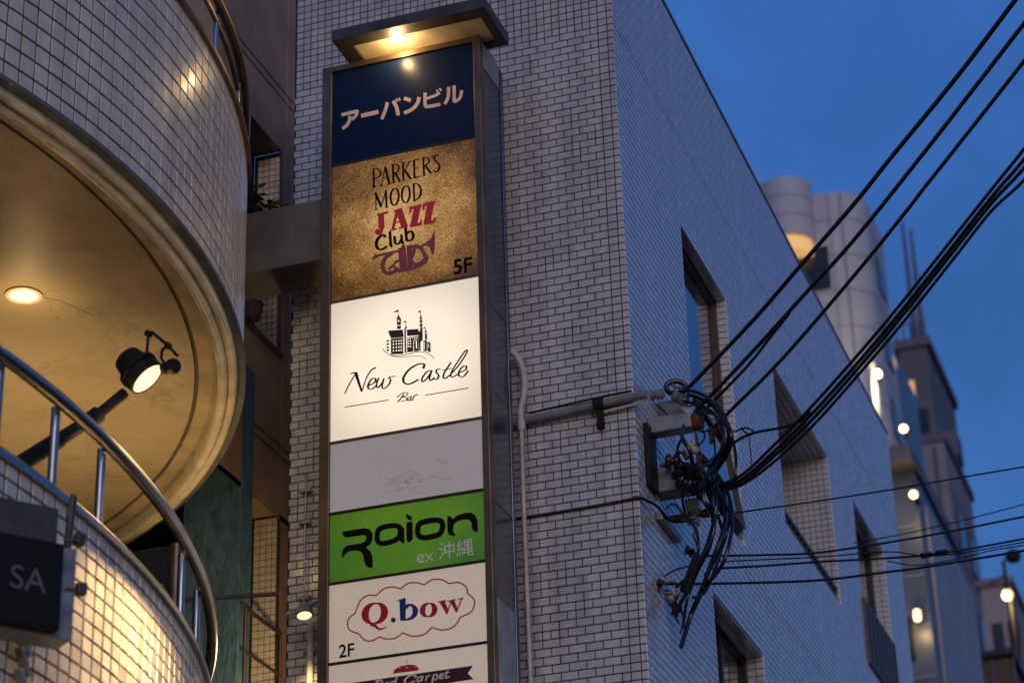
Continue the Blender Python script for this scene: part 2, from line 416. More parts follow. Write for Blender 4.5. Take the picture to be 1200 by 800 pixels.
# --- tiles of the long side wall and of the window reveals (too small to pick apart)
st = MB(); z = 4.4; row = 0
GROOVES = []
sv, sf = tile_geo(.1, .05)
def side_tile(y, zc, w_):
    hh = .042 if any(a < zc + .025 < b for a, b in ((9.93, 9.99), (7.16, 7.22))) else .05
    v, f = tile_geo(w_, hh, .0026, jx=.0004); dx = random.uniform(-.0005, .0005); tl = random.gauss(0, .0015)
    st.add([(XC - p[1] + dx + p[0] * tl, y + p[0], zc + p[2]) for p in v], f)
while z < ZT - .04:
    zc = z + .025
    y = YW + .002 + (.04 if row % 2 else .09)
    if not any(a < zc < b for a, b in GROOVES):
        jn = any(a < zc + .025 < b for a, b in ((9.93, 9.99), (7.16, 7.22)))
        prev = YW + .002
        while prev < YE - .01:
            nx = min(y, YE); mid = (prev + nx) / 2
            cut = [q for q in WIN if q[2] < zc < q[3] and q[0] < nx and q[1] > prev]
            if not cut: side_tile(mid, zc, nx - prev)
            else:
                q = cut[0]
                if q[0] - prev > .02: side_tile((prev + q[0]) / 2, zc, q[0] - prev)
                if nx - q[1] > .02: side_tile((nx + q[1]) / 2, zc, nx - q[1])
            prev = nx; y += .1
    z += .05; row += 1
for y0, y1, z0, z1, rc in WIN:   # reveal tiles: far jamb (faces the viewer) and lintel underside
    n = max(1, round(rc / .05)); wv = rc / n
    zz = z0
    while zz < z1 - .02:
        for k in range(n):
            v, f = tile_geo(wv, .05); cx = XC - wv * (k + .5)
            st.add([(cx + p[0], y1 + p[1], zz + .025 + p[2]) for p in v], f)
        zz += .05
    yy = y0
    while yy < y1 - .02:
        for k in range(n):
            v, f = tile_geo(wv, .1); cx = XC - wv * (k + .5)
            st.add([(cx + p[0], yy + .05 + p[2], z1 + p[1]) for p in v], f)
        yy += .1
st.build('side_tiles', 'tile_side', tb, kind='stuff', fix=False)

# --- windows of the side wall
def side_window(q, kind):
    y0, y1, z0, z1, rc = q; X = XC - rc - .01
    f = MB(); t = .045
    f.box((X - .05, y0, z0), (X, y1, z0 + t)); f.box((X - .05, y0, z1 - t), (X, y1, z1))
    f.box((X - .05, y0, z0 + t), (X, y0 + t, z1 - t)); f.box((X - .05, y1 - t, z0 + t), (X, y1, z1 - t))
    if kind == 'sliding': ym = (y0 + y1) / 2; f.box((X - .05, ym - .02, z0 + t), (X + .004, ym + .02, z1 - t))
    if kind == 'awning': zm = z1 - .62 * (z1 - z0) ; f.box((X - .05, y0 + t, zm), (X + .004, y1 - t, zm + .04))
    wo = f.build('window', 'frame_brown' if kind == 'awning' else 'frame_dark', tb)
    MB().box((X - .03, y0 + t, z0 + t), (X - .02, y1 - t, z1 - t)).build('pane', 'glass', wo)
    MB().box((X - .6, y0, z0), (X - .58, y1, z1)).build('interior', 'dark_interior', wo)
    if kind == 'awning':   # open top-hung sash tilted out
        a = (X + .01, y0 + .05, zm); s = MB()
        p = [Vector((X + .03, y0 + .06, zm)), Vector((X + .03, y1 - .06, zm)), Vector((X + .10, y1 - .06, z0 + .1)), Vector((X + .10, y0 + .06, z0 + .1))]
        for k in range(4): s.bar(p[k], p[(k + 1) % 4], .03, .03, (1, 0, 0))
        s.build('sash', 'frame_brown', wo)
        MB().add([v + Vector((-.004, 0, 0)) for v in p], [(0, 1, 2, 3)]).build('sash_pane', 'glass', wo)
    return wo
side_window(WIN[0], 'awning'); side_window(WIN[1], 'plain'); side_window(WIN[2], 'sliding'); side_window(WIN[3], 'sliding')
# railing of the deep window, brown apron of the far one
y0, y1, z0, z1, rc = WIN[1]
rl = MB(); rl.bar((XC - .03, y0, z0 + .13), (XC - .03, y1, z0 + .13), .03, .03); rl.bar((XC - .03, y0, z0 + .03), (XC - .03, y1, z0 + .03), .03, .03)
for k in range(15):
    y = y0 + .05 + k * (y1 - y0 - .1) / 14; rl.bar((XC - .03, y, z0 + .03), (XC - .03, y, z0 + .13), .018, .018, (0, 1, 0))
rl.build('window_railing', 'frame_brown', tb)
y0, y1, z0, z1, rc = WIN[2]
MB().box((XC - .03, y0 - .02, z0 - .01), (XC + .02, y1 + .02, z0 + .58)).build('window_apron', 'frame_brown', tb, bevel=.006)
for k in range(7):
    y = y0 + .1 + k * .19
    MB().box((XC + .02, y, z0 + .03), (XC + .026, y + .012, z0 + .55)).build('apron_rib', 'frame_dark', tb)

# ================================================================== brown rendered building (left of the tiled wall)
YB = 13.10; XQ = -6.291; YQ = 13.88; KB = 1.156
def zk(z): return 1.6 + (z - 1.6) * KB
bb = thing('brown_building', 'brown rendered building with recessed windows between balcony and tiled wall', 'building', (-8, 13.5, 0))
BW = [(12.66, 13.676, zk(7.94), zk(9.36), .22), (13.13, 13.74, zk(5.60), zk(6.91), .22)]
YF = 12.55
ys = [YF, 12.66, 13.13, 13.676, 13.74, YQ]; zs = [0, zk(5.60), zk(6.91), 7.7, zk(7.94), zk(9.36), 15.]
m_ = MB()
for i in range(len(ys) - 1):
    for j in range(len(zs) - 1):
        y, z = (ys[i] + ys[i + 1]) / 2, (zs[j] + zs[j + 1]) / 2
        if any(q[0] < y < q[1] and q[2] < z < q[3] for q in BW) or (y < 13.13 and z < 7.5): continue
        m_.add([(XQ, ys[i], zs[j]), (XQ, ys[i + 1], zs[j]), (XQ, ys[i + 1], zs[j + 1]), (XQ, ys[i], zs[j + 1])], [(0, 1, 2, 3)])
for q in BW:
    y0, y1, z0, z1, rc = q
    m_.add([(XQ - rc, y0, z1), (XQ, y0, z1), (XQ, y1, z1), (XQ - rc, y1, z1)], [(0, 1, 2, 3)])
    m_.add([(XQ - rc, y0, z0), (XQ, y0, z0), (XQ, y1, z0), (XQ - rc, y1, z0)], [(0, 1, 2, 3)])
    m_.add([(XQ - rc, y0, z0), (XQ, y0, z0), (XQ, y0, z1), (XQ - rc, y0, z1)], [(0, 1, 2, 3)])
m_.add([(-13, YF, 7.9), (XQ, YF, 7.9), (XQ, YF, 15), (-13, YF, 15)], [(0, 1, 2, 3)])
m_.add([(-13, YF, 15), (XQ, YF, 15), (XQ, YQ, 15), (-13, YQ, 15)], [(0, 1, 2, 3)])
m_.build('wall', 'brown_render', bb, fix=False)
for zg in (zk(9.80), zk(9.735), zk(7.33), zk(7.27)):
    MB().box((XQ - .01, (YF if zg > 9 else 13.13) + .002, zg), (XQ + .0025, YQ - .01, zg + .014)).build('groove', 'brown_groove', bb)
MB().box((XQ - .008, 13.74, zk(6.95)), (XQ + .004, 13.755, 14.9)).build('corner_joint', 'brown_render', bb)
for qi, q in enumerate(BW):
    y0, y1, z0, z1, rc = q; X = XQ - rc
    wf = MB(); t = .04
    wf.box((X - .05, y0, z0), (X, y1, z0 + t)); wf.box((X - .05, y0, z1 - t), (X, y1, z1)); wf.box((X - .05, y1 - t, z0 + t), (X, y1, z1 - t)); wf.box((X - .05, y0, z0 + t), (X, y0 + t, z1 - t))
    wo = wf.build('window', 'frame_dark', bb)
    MB().box((X - .03, y0 + t, z0 + t), (X - .02, y1 - t, z1 - t)).build('pane', 'glass', wo)
    MB().box((X, y0, z0 - .03), (XQ + .03, y1 + .02, z0)).build('sill', 'bronze_steel', wo, bevel=.004)
    # glazed tiles on the far jamb, metal corner bead
    nrow = int((z1 - z0) / .05)
    jb = MB().add([(X, y1 + .004, z0), (XQ - .002, y1 + .004, z0), (XQ - .002, y1 + .004, z1), (X, y1 + .004, z1)], [(0, 1, 2, 3)]).build('jamb', 'grout', bb, fix=False)
    js = MB()
    for r_ in range(nrow):
        for k in range(4):
            v, f = tile_geo(.05, .05); tx, tz = random.gauss(0, .03), random.gauss(0, .03)
            js.add([(XQ - .02 - .045 * k - .012 + p[0] * .9, y1 - .006 + p[1] + p[0] * tx + p[2] * tz, z0 + .025 + r_ * .05 + p[2]) for p in v], f)
    js.build('jamb_tiles', 'tile_round', jb, kind='stuff', fix=False)
    MB().box((XQ - .012, y1 - .014, z0), (XQ + .004, y1 + .002, z1 - .002)).build('corner_bead', 'bronze_steel', bb)
# low rail across the lower window
rw = MB(); rw.tube([(XQ + .02, 13.14, zk(6.17)), (XQ + .02, 13.75, zk(6.17))], .014, 8); rw.tube([(XQ + .02, 13.14, zk(5.92)), (XQ + .02, 13.75, zk(5.92))], .01, 8)
for y in (13.2, 13.74): rw.tube([(XQ + .02, y, zk(5.7)), (XQ + .02, y, zk(6.17))], .01, 8)
rw.build('window_rail', 'bronze_steel', bb, smooth=True)

# plants on the sill of the upper window
def plant(name, label, base, n, h, spread, seed):
    rn = random.Random(seed); t = thing(name, label, 'plant', base, 'potted plants on the upper window sill'); B = Vector(base)
    p = MB().lathe(B, (0, 0, 1), [(.055, 0), (.075, .11), (.08, .12), (.07, .122)], 14).build('pot', 'brown_groove', t, smooth=True)
    s = MB(); l = MB()
    for i in range(n):
        a = rn.uniform(0, 2 * pi); r = rn.uniform(.2, 1) * spread; hh = rn.uniform(.35, 1) * h
        q = [B + Vector((0, 0, .1)), B + Vector((cos(a) * r * .4, sin(a) * r * .4, .1 + hh * .7)), B + Vector((cos(a) * r, sin(a) * r, .1 + hh))]
        q = smooth_path(q, 4); s.tube(q, .003, 5)
        for k in range(3, len(q)):
            for rep in range(2):
                b2 = rn.uniform(0, 2 * pi); d = Vector((cos(b2), sin(b2), rn.uniform(-.5, .4))).normalized(); ln = rn.uniform(.05, .10); wd = ln * .28
                sd = d.cross(Vector((0, 0, 1))).normalized(); c = q[k]
                l.add([c, c + d * ln * .5 + sd * wd, c + d * ln + Vector((0, 0, -.01)), c + d * ln * .5 - sd * wd], [(0, 1, 2), (0, 2, 3)])
    s.build('stem', 'leaf', t); l.build('foliage', 'leaf', t, fix=False)
plant('potted_plant', 'leafy green plant at the sill just above the grey concrete beam', (XQ + .07, 13.2, zk(8.42)), 26, .34, .30, 3)
plant('potted_plant', 'trailing green plant in shadow just below the grey concrete beam', (XQ + .04, 13.15, zk(7.95)), 18, .34, .24, 5)
MB().box((XQ - .02, 12.70, zk(8.42) - .035), (XQ + .14, 13.62, zk(8.42) - .002)).build('window_shelf', 'steel', bb)

# concrete beam between the round balcony and the pylon
bt = onY(376, 233, 11.47).z; bo = onY(376, 304, 11.47).z
bm_ = MB().box((-5.75, 11.47, bo), (-5.0, 11.80, bt))
beam = bm_.build('concrete_beam', 'concrete', bevel=.008)
tag(beam, 'short grey concrete beam joining the sign pylon to the rounded building', 'beam')

# ================================================================== round tiled building
C1 = (-9.93, 9.25); R1 = 4.95; ZS = 7.6; ZP = 8.88
C2 = (-11.5, 7.5); R2 = 7.0; ZL = 5.27
rb = thing('round_building', 'rounded building with tiled balcony, round soffit and curved lower wall', 'building', (-10.5, 8.5, 0))
A0, A1 = radians(-125), radians(75)
par = MB().arc_ring(C1, [(R1 - .18, ZS + .05), (R1 - .006, ZS + .0), (R1 - .006, ZP), (R1 - .18, ZP)], A0, A1, 160).build('balcony_parapet', 'grout', rb, smooth=True)
MB().arc_ring(C1, [(R1 - .21, ZP), (R1 + .025, ZP), (R1 + .025, ZP + .03), (R1 - .0, ZP + .05), (R1 - .21, ZP + .05)], A0, A1, 160).build('balcony_coping', 'bronze_steel', rb, smooth=True)
# cornice under the tiles: two rounded beads
prof = [(R1 + .018, ZS), (R1 + .018, ZS - .025), (R1 - .035, ZS - .03)]
def bead(rc, zc, r, n=8): return [(rc + r * cos(t), zc - r * sin(t)) for t in [pi * k / n for k in range(n + 1)]]
prof += bead(R1 - .058, ZS - .028, .022) + bead(R1 - .113, ZS - .030, .030) + [(R1 - .145, ZS - .012), (R1 - .145, ZS + .03)]
MB().arc_ring(C1, prof[:2] + [(R1 - .034, ZS - .026), (R1 - .034, ZS + .0)], A0, A1, 160).build('tile_rim', 'grout_light', rb, smooth=True)
MB().arc_ring(C1, [(R1 - .030, ZS + .02)] + bead(R1 - .058, ZS - .045, .027) + bead(R1 - .1155, ZS - .065, .030) + [(R1 - .1465, ZS + .02)], A0, A1, 180).build('cornice', 'cornice_paint', rb, smooth=True)
MB().arc_ring(C1, [(R1 - .147, ZS - .012), (R1 - .255, ZS - .004), (R1 - .255, ZS + .02), (R1 - .147, ZS + .02)], A0, A1, 160).build('soffit_border', 'ring_paint', rb, smooth=True)
MB().arc_ring(C1, [(R1 - .255, ZS + .016), (R1 - .285, ZS + .016), (R1 - .285, ZS + .03), (R1 - .255, ZS + .03)], A0, A1, 160).build('soffit_groove', 'dark_joint', rb, smooth=True)
ps = [(C1[0] + (R1 - .28) * cos(2 * pi * k / 160), C1[1] + (R1 - .28) * sin(2 * pi * k / 160)) for k in range(160)]
sf = MB().add([(x, y, ZS - .002) for x, y in ps] + [(x, y, ZS + .25) for x, y in ps], [tuple(range(160))[::-1], tuple(range(160, 320))] + [(k, (k + 1) % 160, (k + 1) % 160 + 160, k + 160) for k in range(160)])
sof = sf.build('soffit', 'soffit_paint', rb)
# hairline cracks in the plaster
for pts in ([(0, 520), (50, 512), (95, 505)], [(70, 556), (125, 562), (180, 556)], [(150, 515), (205, 517), (240, 524)], [(30, 345), (70, 352), (110, 370)]):
    MB().tube([onZ(x, y, ZS - .003) for x, y in pts], .0028, 4).build('crack', 'ring_paint', sof)
def soffit_stains():
    m = bpy.data.materials['soffit_paint']; n = m.node_tree.nodes; L = m.node_tree.links; b = n['Principled BSDF']
    src = b.inputs['Base Color'].links[0].from_socket; g = n.new('ShaderNodeNewGeometry')
    t = n.new('ShaderNodeTexNoise'); t.inputs['Scale'].default_value = 2.6; t.inputs['Detail'].default_value = 7; t.inputs['Roughness'].default_value = .65; t.inputs['Distortion'].default_value = .6
    r = n.new('ShaderNodeMapRange'); r.inputs[1].default_value = .50; r.inputs[2].default_value = .72; r.inputs[3].default_value = 1.; r.inputs[4].default_value = .70
    v = n.new('ShaderNodeTexVoronoi'); v.feature = 'DISTANCE_TO_EDGE'; v.inputs['Scale'].default_value = .9
    t2 = n.new('ShaderNodeTexNoise'); t2.inputs['Scale'].default_value = 3.5; t2.inputs['Detail'].default_value = 6
    av = n.new('ShaderNodeVectorMath'); av.operation = 'MULTIPLY_ADD'; av.inputs[1].default_value = (.5, .5, .5)
    L.new(g.outputs['Position'], t.inputs['Vector']); L.new(g.outputs['Position'], t2.inputs['Vector']); L.new(t2.outputs[1], av.inputs[0]); L.new(g.outputs['Position'], av.inputs[2]); L.new(av.outputs[0], v.inputs['Vector'])
    cr_ = n.new('ShaderNodeMapRange'); cr_.inputs[1].default_value = 0; cr_.inputs[2].default_value = .006; cr_.inputs[3].default_value = .72; cr_.inputs[4].default_value = 1.
    L.new(v.outputs['Distance'], cr_.inputs[0]); L.new(t.outputs[0], r.inputs[0])
    mu = n.new('ShaderNodeMath'); mu.operation = 'MULTIPLY'; L.new(r.outputs[0], mu.inputs[0]); L.new(cr_.outputs[0], mu.inputs[1])
    mx = n.new('ShaderNodeMixRGB'); mx.blend_type = 'MULTIPLY'; mx.inputs[0].default_value = 1; L.new(src, mx.inputs[1]); L.new(mu.outputs[0], mx.inputs[2]); L.new(mx.outputs[0], b.inputs['Base Color'])
soffit_stains()
# round tiles
def ring_tiles(C, R, zs0, rows, a0, a1, m, keep, g=.1, j=.0055, gx=.1, jx=None):
    cells = []; n = int((a1 - a0) * R / gx)
    for r_ in range(rows):
        for k in range(n):
            t = a0 + (k + .5) * gx / R; z = zs0 + (r_ + .5) * g; p = Vector((C[0] + R * cos(t), C[1] + R * sin(t), z))
            u, v, d = proj(p); f = Vector((cos(t), sin(t), 0)).dot((EYE - p).normalized())
            ok = -15 < u < 1200 and -15 < v < 815 and f > .02
            cells.append((f / d / d if ok else 0, t, p))
    cells.sort(key=lambda c: -c[0]); st = MB(); out = 0
    for q, t, p in cells:
        rot = t + pi / 2; tl = random.gauss(0, .006)
        if q > 0 and out < keep:
            o = bpy.data.objects.new('tile', tile_mesh(gx, g, m, j, jx)); link(o, rb); o.location = p; o.rotation_euler = (random.gauss(0, .012), 0, rot + tl); out += 1
        else:
            M = Matrix.Translation(p) @ Matrix.Rotation(rot + tl, 4, 'Z'); v, f = tile_geo(gx, g, j, jx=jx); st.add([M @ Vector(x) for x in v], f)
    return st
ring_tiles(C1, R1, ZP - 1.3 + .01, 13, A0, A1, 'tile_round', 300).build('balcony_tiles', 'tile_round', rb, kind='stuff', fix=False)

def circ(C, R, z, a0, a1, n): return [(C[0] + R * cos(a0 + (a1 - a0) * k / n), C[1] + R * sin(a0 + (a1 - a0) * k / n), z) for k in range(n + 1)]
# upper rail
MB().tube(circ(C1, R1 - .02, 9.34, A0, A1, 160), .030, 12).build('balcony_handrail', 'bronze_steel', rb, smooth=True)
MB().tube(circ(C1, R1 - .05, 9.26, A0, A1, 160), .016, 8).build('balcony_handrail', 'bronze_steel', rb, smooth=True)
for k in range(12):
    t = radians(-66 + k * 8.6); x, y = C1[0] + (R1 - .05) * cos(t), C1[1] + (R1 - .05) * sin(t)
    MB().tube([(x, y, ZP), (x, y, 9.33)], .017, 10).build('rail_post', 'steel', rb, smooth=True)
MB().arc_ring(C1, [(R1 - .4, ZS + .26), (R1 - 1.6, ZS + .26), (R1 - 1.6, ZS + .3), (R1 - .4, ZS + .3)], A0, A1, 60).build('balcony_deck', 'concrete', rb)

# lower curved wall with coping and handrail
B0, B1 = radians(-40), radians(52)
MB().arc_ring(C2, [(R2 - .2, 0), (R2 - .006, 0), (R2 - .006, ZL), (R2 - .2, ZL)], B0, B1, 160).build('lower_wall', 'grout', rb, smooth=True)
MB().arc_ring(C2, [(R2 - .22, ZL), (R2 + .02, ZL), (R2 + .02, ZL + .028), (R2, ZL + .05), (R2 - .22, ZL + .05)], B0, B1, 200).build('lower_coping', 'steel', rb, smooth=True)
ring_tiles(C2, R2, ZL - 34 * .068 + .004, 34, B0, B1, 'tile_round', 300, .068, .0044, .098, .0085).build('lower_tiles', 'tile_round', rb, kind='stuff', fix=False)
MB().tube(circ(C2, R2, ZL + .42, B0, B1, 200), .030, 14).build('handrail', 'steel', rb, smooth=True)
MB().tube(circ(C2, R2 - .11, ZL + .22, radians(15), B1, 100), .010, 8).build('mid_rail', 'bronze_steel', rb, smooth=True)
for px_, py_ in ((65, 573), (112, 620), (210, 735), (236, 775), (-30, 530)):
    p = onZ(px_, py_, ZL + .05); t = atan2(p.y - C2[1], p.x - C2[0]); x, y = C2[0] + (R2 - .04) * cos(t), C2[1] + (R2 - .04) * sin(t)
    MB().tube([(x, y, ZL + .04), (x, y, ZL + .41)], .019, 12).build('rail_post', 'steel', rb, smooth=True)
for px_ in (155,):
    p = onY(157 + 50, 735, 10.3)
# terrace floor, storefront under the balcony
YSF = 14.2
MB().arc_ring(C2, [(R2 - .21, 4.1), (R2 - .21, 4.2), (.5, 4.2), (.5, 4.1)], B0, B1, 60).build('terrace_floor', 'concrete', rb)
MB().box((-15, YSF + .02, 0), (XQ - .02, YSF + .06, 9.0)).build('storefront_wall', 'dark_interior', rb)
for xa, xb_ in ((-7.6, -6.5), (-8.8, -7.65), (-10.0, -8.85)):
    MB().box((xa, YSF - .01, 4.2), (xb_, YSF, 8.2)).build('glass_door', 'glass', rb)
    fr = MB().box((xb_, YSF - .04, 4.2), (xb_ + .05, YSF + .01, 8.4)).build('door_frame', 'frame_dark', rb)
# teal stucco pilaster beyond the rim of the balcony
q0 = onY(213, 650, 13.12); q1 = onY(281, 650, 13.12)
MB().box((q0.x, 13.12, 0), (q1.x, 13.3, 8.6)).build('pilaster', 'teal_stucco', rb, bevel=.006)
MB().box((q0.x - .02, 13.2, 0), (q0.x, YSF, 8.6)).build('pilaster_return', 'dark_interior', rb)
# planter and screen behind the lower rail
q0 = onY(148, 660, 10.2); q1 = onY(203, 645, 10.2)
pl = thing('dark_planter_screen', 'dark panel screen standing behind the curved lower handrail', 'screen', (q0.x, 10.2, 4.2))
MB().box((q0.x - .4, 10.2, 4.2), (q1.x, 10.23, q0.z + .06)).build('panel', 'frame_dark', pl, bevel=.004)
MB().tube([(q1.x + .03, 10.18, 4.2), (q1.x + .03, 10.18, onY(208, 640, 10.2).z)], .035, 14).build('post', 'bronze_steel', pl, smooth=True)
MB().tube([(q1.x + .03, 10.18, q0.z - .25), (q1.x + .55, 10.3, q0.z - .25)], .012, 8).build('bar', 'bronze_steel', pl, smooth=True)
# recessed downlight in the soffit
dl = thing('soffit_downlight', 'lit round downlight recessed in the balcony soffit', 'downlight', onZ(28, 345, ZS))
p = onZ(28, 345.5, ZS - .004)
MB().lathe(p, (0, 0, -1), [(.10, 0), (.10, .008), (.082, .012), (.078, .003)], 32).build('trim_ring', 'cornice_paint', dl, smooth=True)
MB().lathe(p, (0, 0, -1), [(.0765, 0), (.0765, .0035), (.0, .004)], 32).build('lens', 'lamp_hot', dl)
lamp('downlight_lamp', 'POINT', p + Vector((0, 0, -.25)), .5, WARM, dl, .07)
# LED batten along the inside of the coping, washing the soffit
pa = Vector((-4.62, 6.9, ZL + .08)); pb = Vector((-4.64, 7.6, ZL + .08))
led = thing('uplight_batten', 'warm glowing light strip on the lower coping behind the black sign', 'light strip', (pa + pb) / 2)
MB().bar(pa, pb, .05, .04).build('housing', 'steel', led, bevel=.004)
for k in range(6):
    a = pa.lerp(pb, .05 + k * .16); b = pa.lerp(pb, .05 + k * .16 + .09)
    MB().bar(a + Vector((.0, 0, .023)), b + Vector((.0, 0, .023)), .03, .012).build('emitter', 'lamp_hot', led)
ul = thing('terrace_uplight', 'uplight on the terrace whose glow brightens the left of the soffit', 'floodlight', (-6.7, 10.9, 4.2))
MB().tube([(-6.7, 10.9, 4.2), (-6.7, 10.9, 5.0)], .02, 10).build('stand', 'black_metal', ul)
MB().lathe((-6.7, 10.9, 4.98), (0, 0, 1), [(.05, 0), (.08, .02), (.10, .12), (.095, .14), (.09, .12)], 20, False).build('housing', 'black_metal', ul, smooth=True)
MB().lathe((-6.7, 10.9, 4.98), (0, 0, 1), [(.088, .11), (.088, .118), (0, .122)], 20).build('lens', 'lamp_hot', ul)
lamp('uplight_lamp', 'SPOT', (-6.7, 10.9, 5.14), 27, WARM, ul, .10, aim=(-6.95, 11.35, ZS), angle=84, blend=1.0)

# ================================================================== arm spotlight
YP = 8.30; HS = YP / 7.25 * .88
sp = thing('arm_spotlight', 'black arm spotlight with lit lens in front of the round soffit', 'spotlight', onY(20, 545, YP - .3))
foot = Vector(onY(-6, 562, YP - .6)); j1 = Vector(onY(112, 488, YP - .05)); hp = Vector(onY(146, 460, YP + .03))
arm = MB().tube([foot, foot.lerp(j1, .62)], .037, 12); arm.tube([foot.lerp(j1, .6), j1], .030, 12); arm.tube([j1, hp], .024, 12)
arm.lathe(j1 - (hp - j1).normalized() * .03, hp - j1, [(.02, 0), (.039, .005), (.039, .05), (.02, .055)], 14)
arm.build('arm', 'black_metal', sp, smooth=True)
back = Vector(onY(147, 418, YP + .05)); ax = (RIGHT * .66 - UP * .66 - ray(160, 432).normalized() * .37).normalized(); Ltot = .155; frt = back + ax * Ltot
h_ = lambda P: [(r * HS, t * Ltot) for r, t in P]
MB().lathe(back, ax, h_([(.0, 0), (.055, .01), (.062, .06), (.074, .42), (.092, .5), (.094, .62), (.084, .66), (.090, .7), (.086, .97), (.079, 1.), (.074, .90)]), 32, False).build('housing', 'black_metal', sp, smooth=True)
MB().lathe(back, ax, h_([(.0765, .95), (.0765, .965), (.0, .985)]), 32).build('lens', 'lamp_hot', sp)
fl_ = MB(); YY = YP - .02
fl_.tube([onY(*q, YY) for q in ((172, 415), (174, 391), (178, 389), (197, 405), (208, 417))], .007, 8); fl_.tube([onY(*q, YY) for q in ((197, 404), (190, 410), (189, 420), (196, 430))], .007, 8)
fl_.build('yoke_wire', 'black_metal', sp, smooth=True)
c_ = Vector(onY(196, 431, YY)); e_ = Vector(onY(218, 425, YY - .06))
MB().lathe(c_, e_ - c_, [(r * HS, t * HS) for r, t in [(.0, -.02), (.028, -.018), (.028, .01), (.015, .014), (.015, .02), (.033, .026), (.035, .05), (.028, .062), (.0, .064)]], 18).build('adjuster_knob', 'black_metal', sp, smooth=True)
for q in ((174, 391), (197, 405)): MB().lathe(Vector(onY(*q, YY)), (0, -1, 0), [(.0, -.014), (.015, -.012), (.015, .012), (.0, .014)], 12).build('pivot_nut', 'black_metal', sp, smooth=True)
lamp('spot_lamp', 'SPOT', frt + ax * .03, 230, WARM, sp, .10, aim=onZ(244, 816, 4.7), angle=104, blend=.9)

# ================================================================== dark box sign SA
sa = thing('black_box_sign', 'black fascia sign with pale letters SA at lower left', 'sign', onY(30, 700, 6.6))
def sap(x, y, off=0.):
    """point of the sign face plane seen at that place; the face runs past the curved wall"""
    n = Vector((.80, -.60, 0)).normalized(); o = Vector(onY(66, 690, 7.35)) + n * off
    d = ray(x, y); return EYE + d * ((o - EYE).dot(n) / d.dot(n))
SN = Vector((.80, -.60, 0)).normalized()
c4 = [sap(-40, 577), sap(72, 640), sap(66, 741), sap(-40, 690)]
c4[1].z = c4[1].z; zt = c4[1].z; zb = c4[2].z
hx = Vector((.60, .80, 0))
o_ = c4[1]; L0 = -1.4
def sq(s, z, off): p = Vector((o_.x, o_.y, 0)) + hx * s + SN * off; return Vector((p.x, p.y, z))
MB().hexa([sq(L0, zb, .03), sq(0, zb, .03), sq(0, zb, -.018), sq(L0, zb, -.018), sq(L0, zt, .03), sq(0, zt, .03), sq(0, zt, -.018), sq(L0, zt, -.018)]).build('face_box', 'sign_dark', sa, bevel=.006)
MB().hexa([sq(L0, zb - .012, -.02), sq(.07, zb - .012, -.02), sq(.07, zb - .012, -.15), sq(L0, zb - .012, -.15), sq(L0, zt + .01, -.02), sq(.07, zt + .01, -.02), sq(.07, zt + .01, -.15), sq(L0, zt + .01, -.15)]).build('metal_return', 'galv', sa, bevel=.005)
MB().hexa([sq(L0, zt + .012, -.05), sq(.0, zt + .012, -.05), sq(.0, zt + .012, -.08), sq(L0, zt + .012, -.08), sq(L0, zt + .17, -.05), sq(.0, zt + .17, -.05), sq(.0, zt + .17, -.08), sq(L0, zt + .17, -.08)]).build('backing_plate', 'canopy_metal', sa)
MB().bar(sq(.06, zt - .05, -.10), sq(.08, zt + .26, -.10), .03, .02, (1, 0, 0)).build('support_strap', 'bronze_steel', sa, bevel=.003)
for (x, y) in ((93, 632), (95, 690)):
    p = Vector(onY(x, y, 7.25)); bx_ = MB().bar(p + SN * -.02, p + SN * .02, .036, .045); bx_.bar(p + SN * -.02, p - hx * .05 - SN * .03, .014, .014)
    bx_.build('bracket_block', 'canopy_metal', sa, bevel=.004)
# stepped metal strip on the wall beside the sign
for k, (x, y) in enumerate(((106, 740), (118, 762), (130, 786))):
    p = Vector(onY(x, y, 7.50)); t = atan2(p.y - C2[1], p.x - C2[0]); R_ = R2 + .02
    c_ = Vector((C2[0] + R_ * cos(t), C2[1] + R_ * sin(t), p.z)); tg = Vector((-sin(t), cos(t), 0))
    o = MB().bar(c_ - tg * .03 + Vector((0, 0, .05)), c_ + tg * .03 + Vector((0, 0, -.05)), .03, .035).build('wall_bracket', 'galv', sa, bevel=.003)

# ================================================================== sign pylon
YS = 11.45; YK = 11.85; XL, XR = -5.0, -3.968
PXL, PXR = -4.937, -4.012
ZPT = 9.60; ZB = 3.2
py = thing('sign_pylon', 'tall bronze framed sign pylon carrying seven tenant sign panels', 'sign', ((XL + XR) / 2, 11.65, 0))
fm = MB()
fm.box((XL, YS - .012, ZB), (PXL, YS + .06, ZPT + .04)); 
fm.build('frame_post', 'bronze_steel', py, bevel=.004)
MB().box((PXR, YS - .012, ZB), (XR, YS + .06, ZPT + .04)).build('frame_post', 'bronze_steel', py, bevel=.004)
MB().box((PXL + .0, YS - .010, ZPT), (PXR, YS + .06, ZPT + .038)).build('frame_top', 'bronze_steel', py, bevel=.003)
MB().box((XL + .01, YS + .062, 0), (XR - .008, YK, ZPT + .03)).build('core', 'sheet_steel', py)
ZBND = [9.60, 8.935, 8.005, 7.103, 6.668, 6.250, 5.785, 5.30, 4.6]
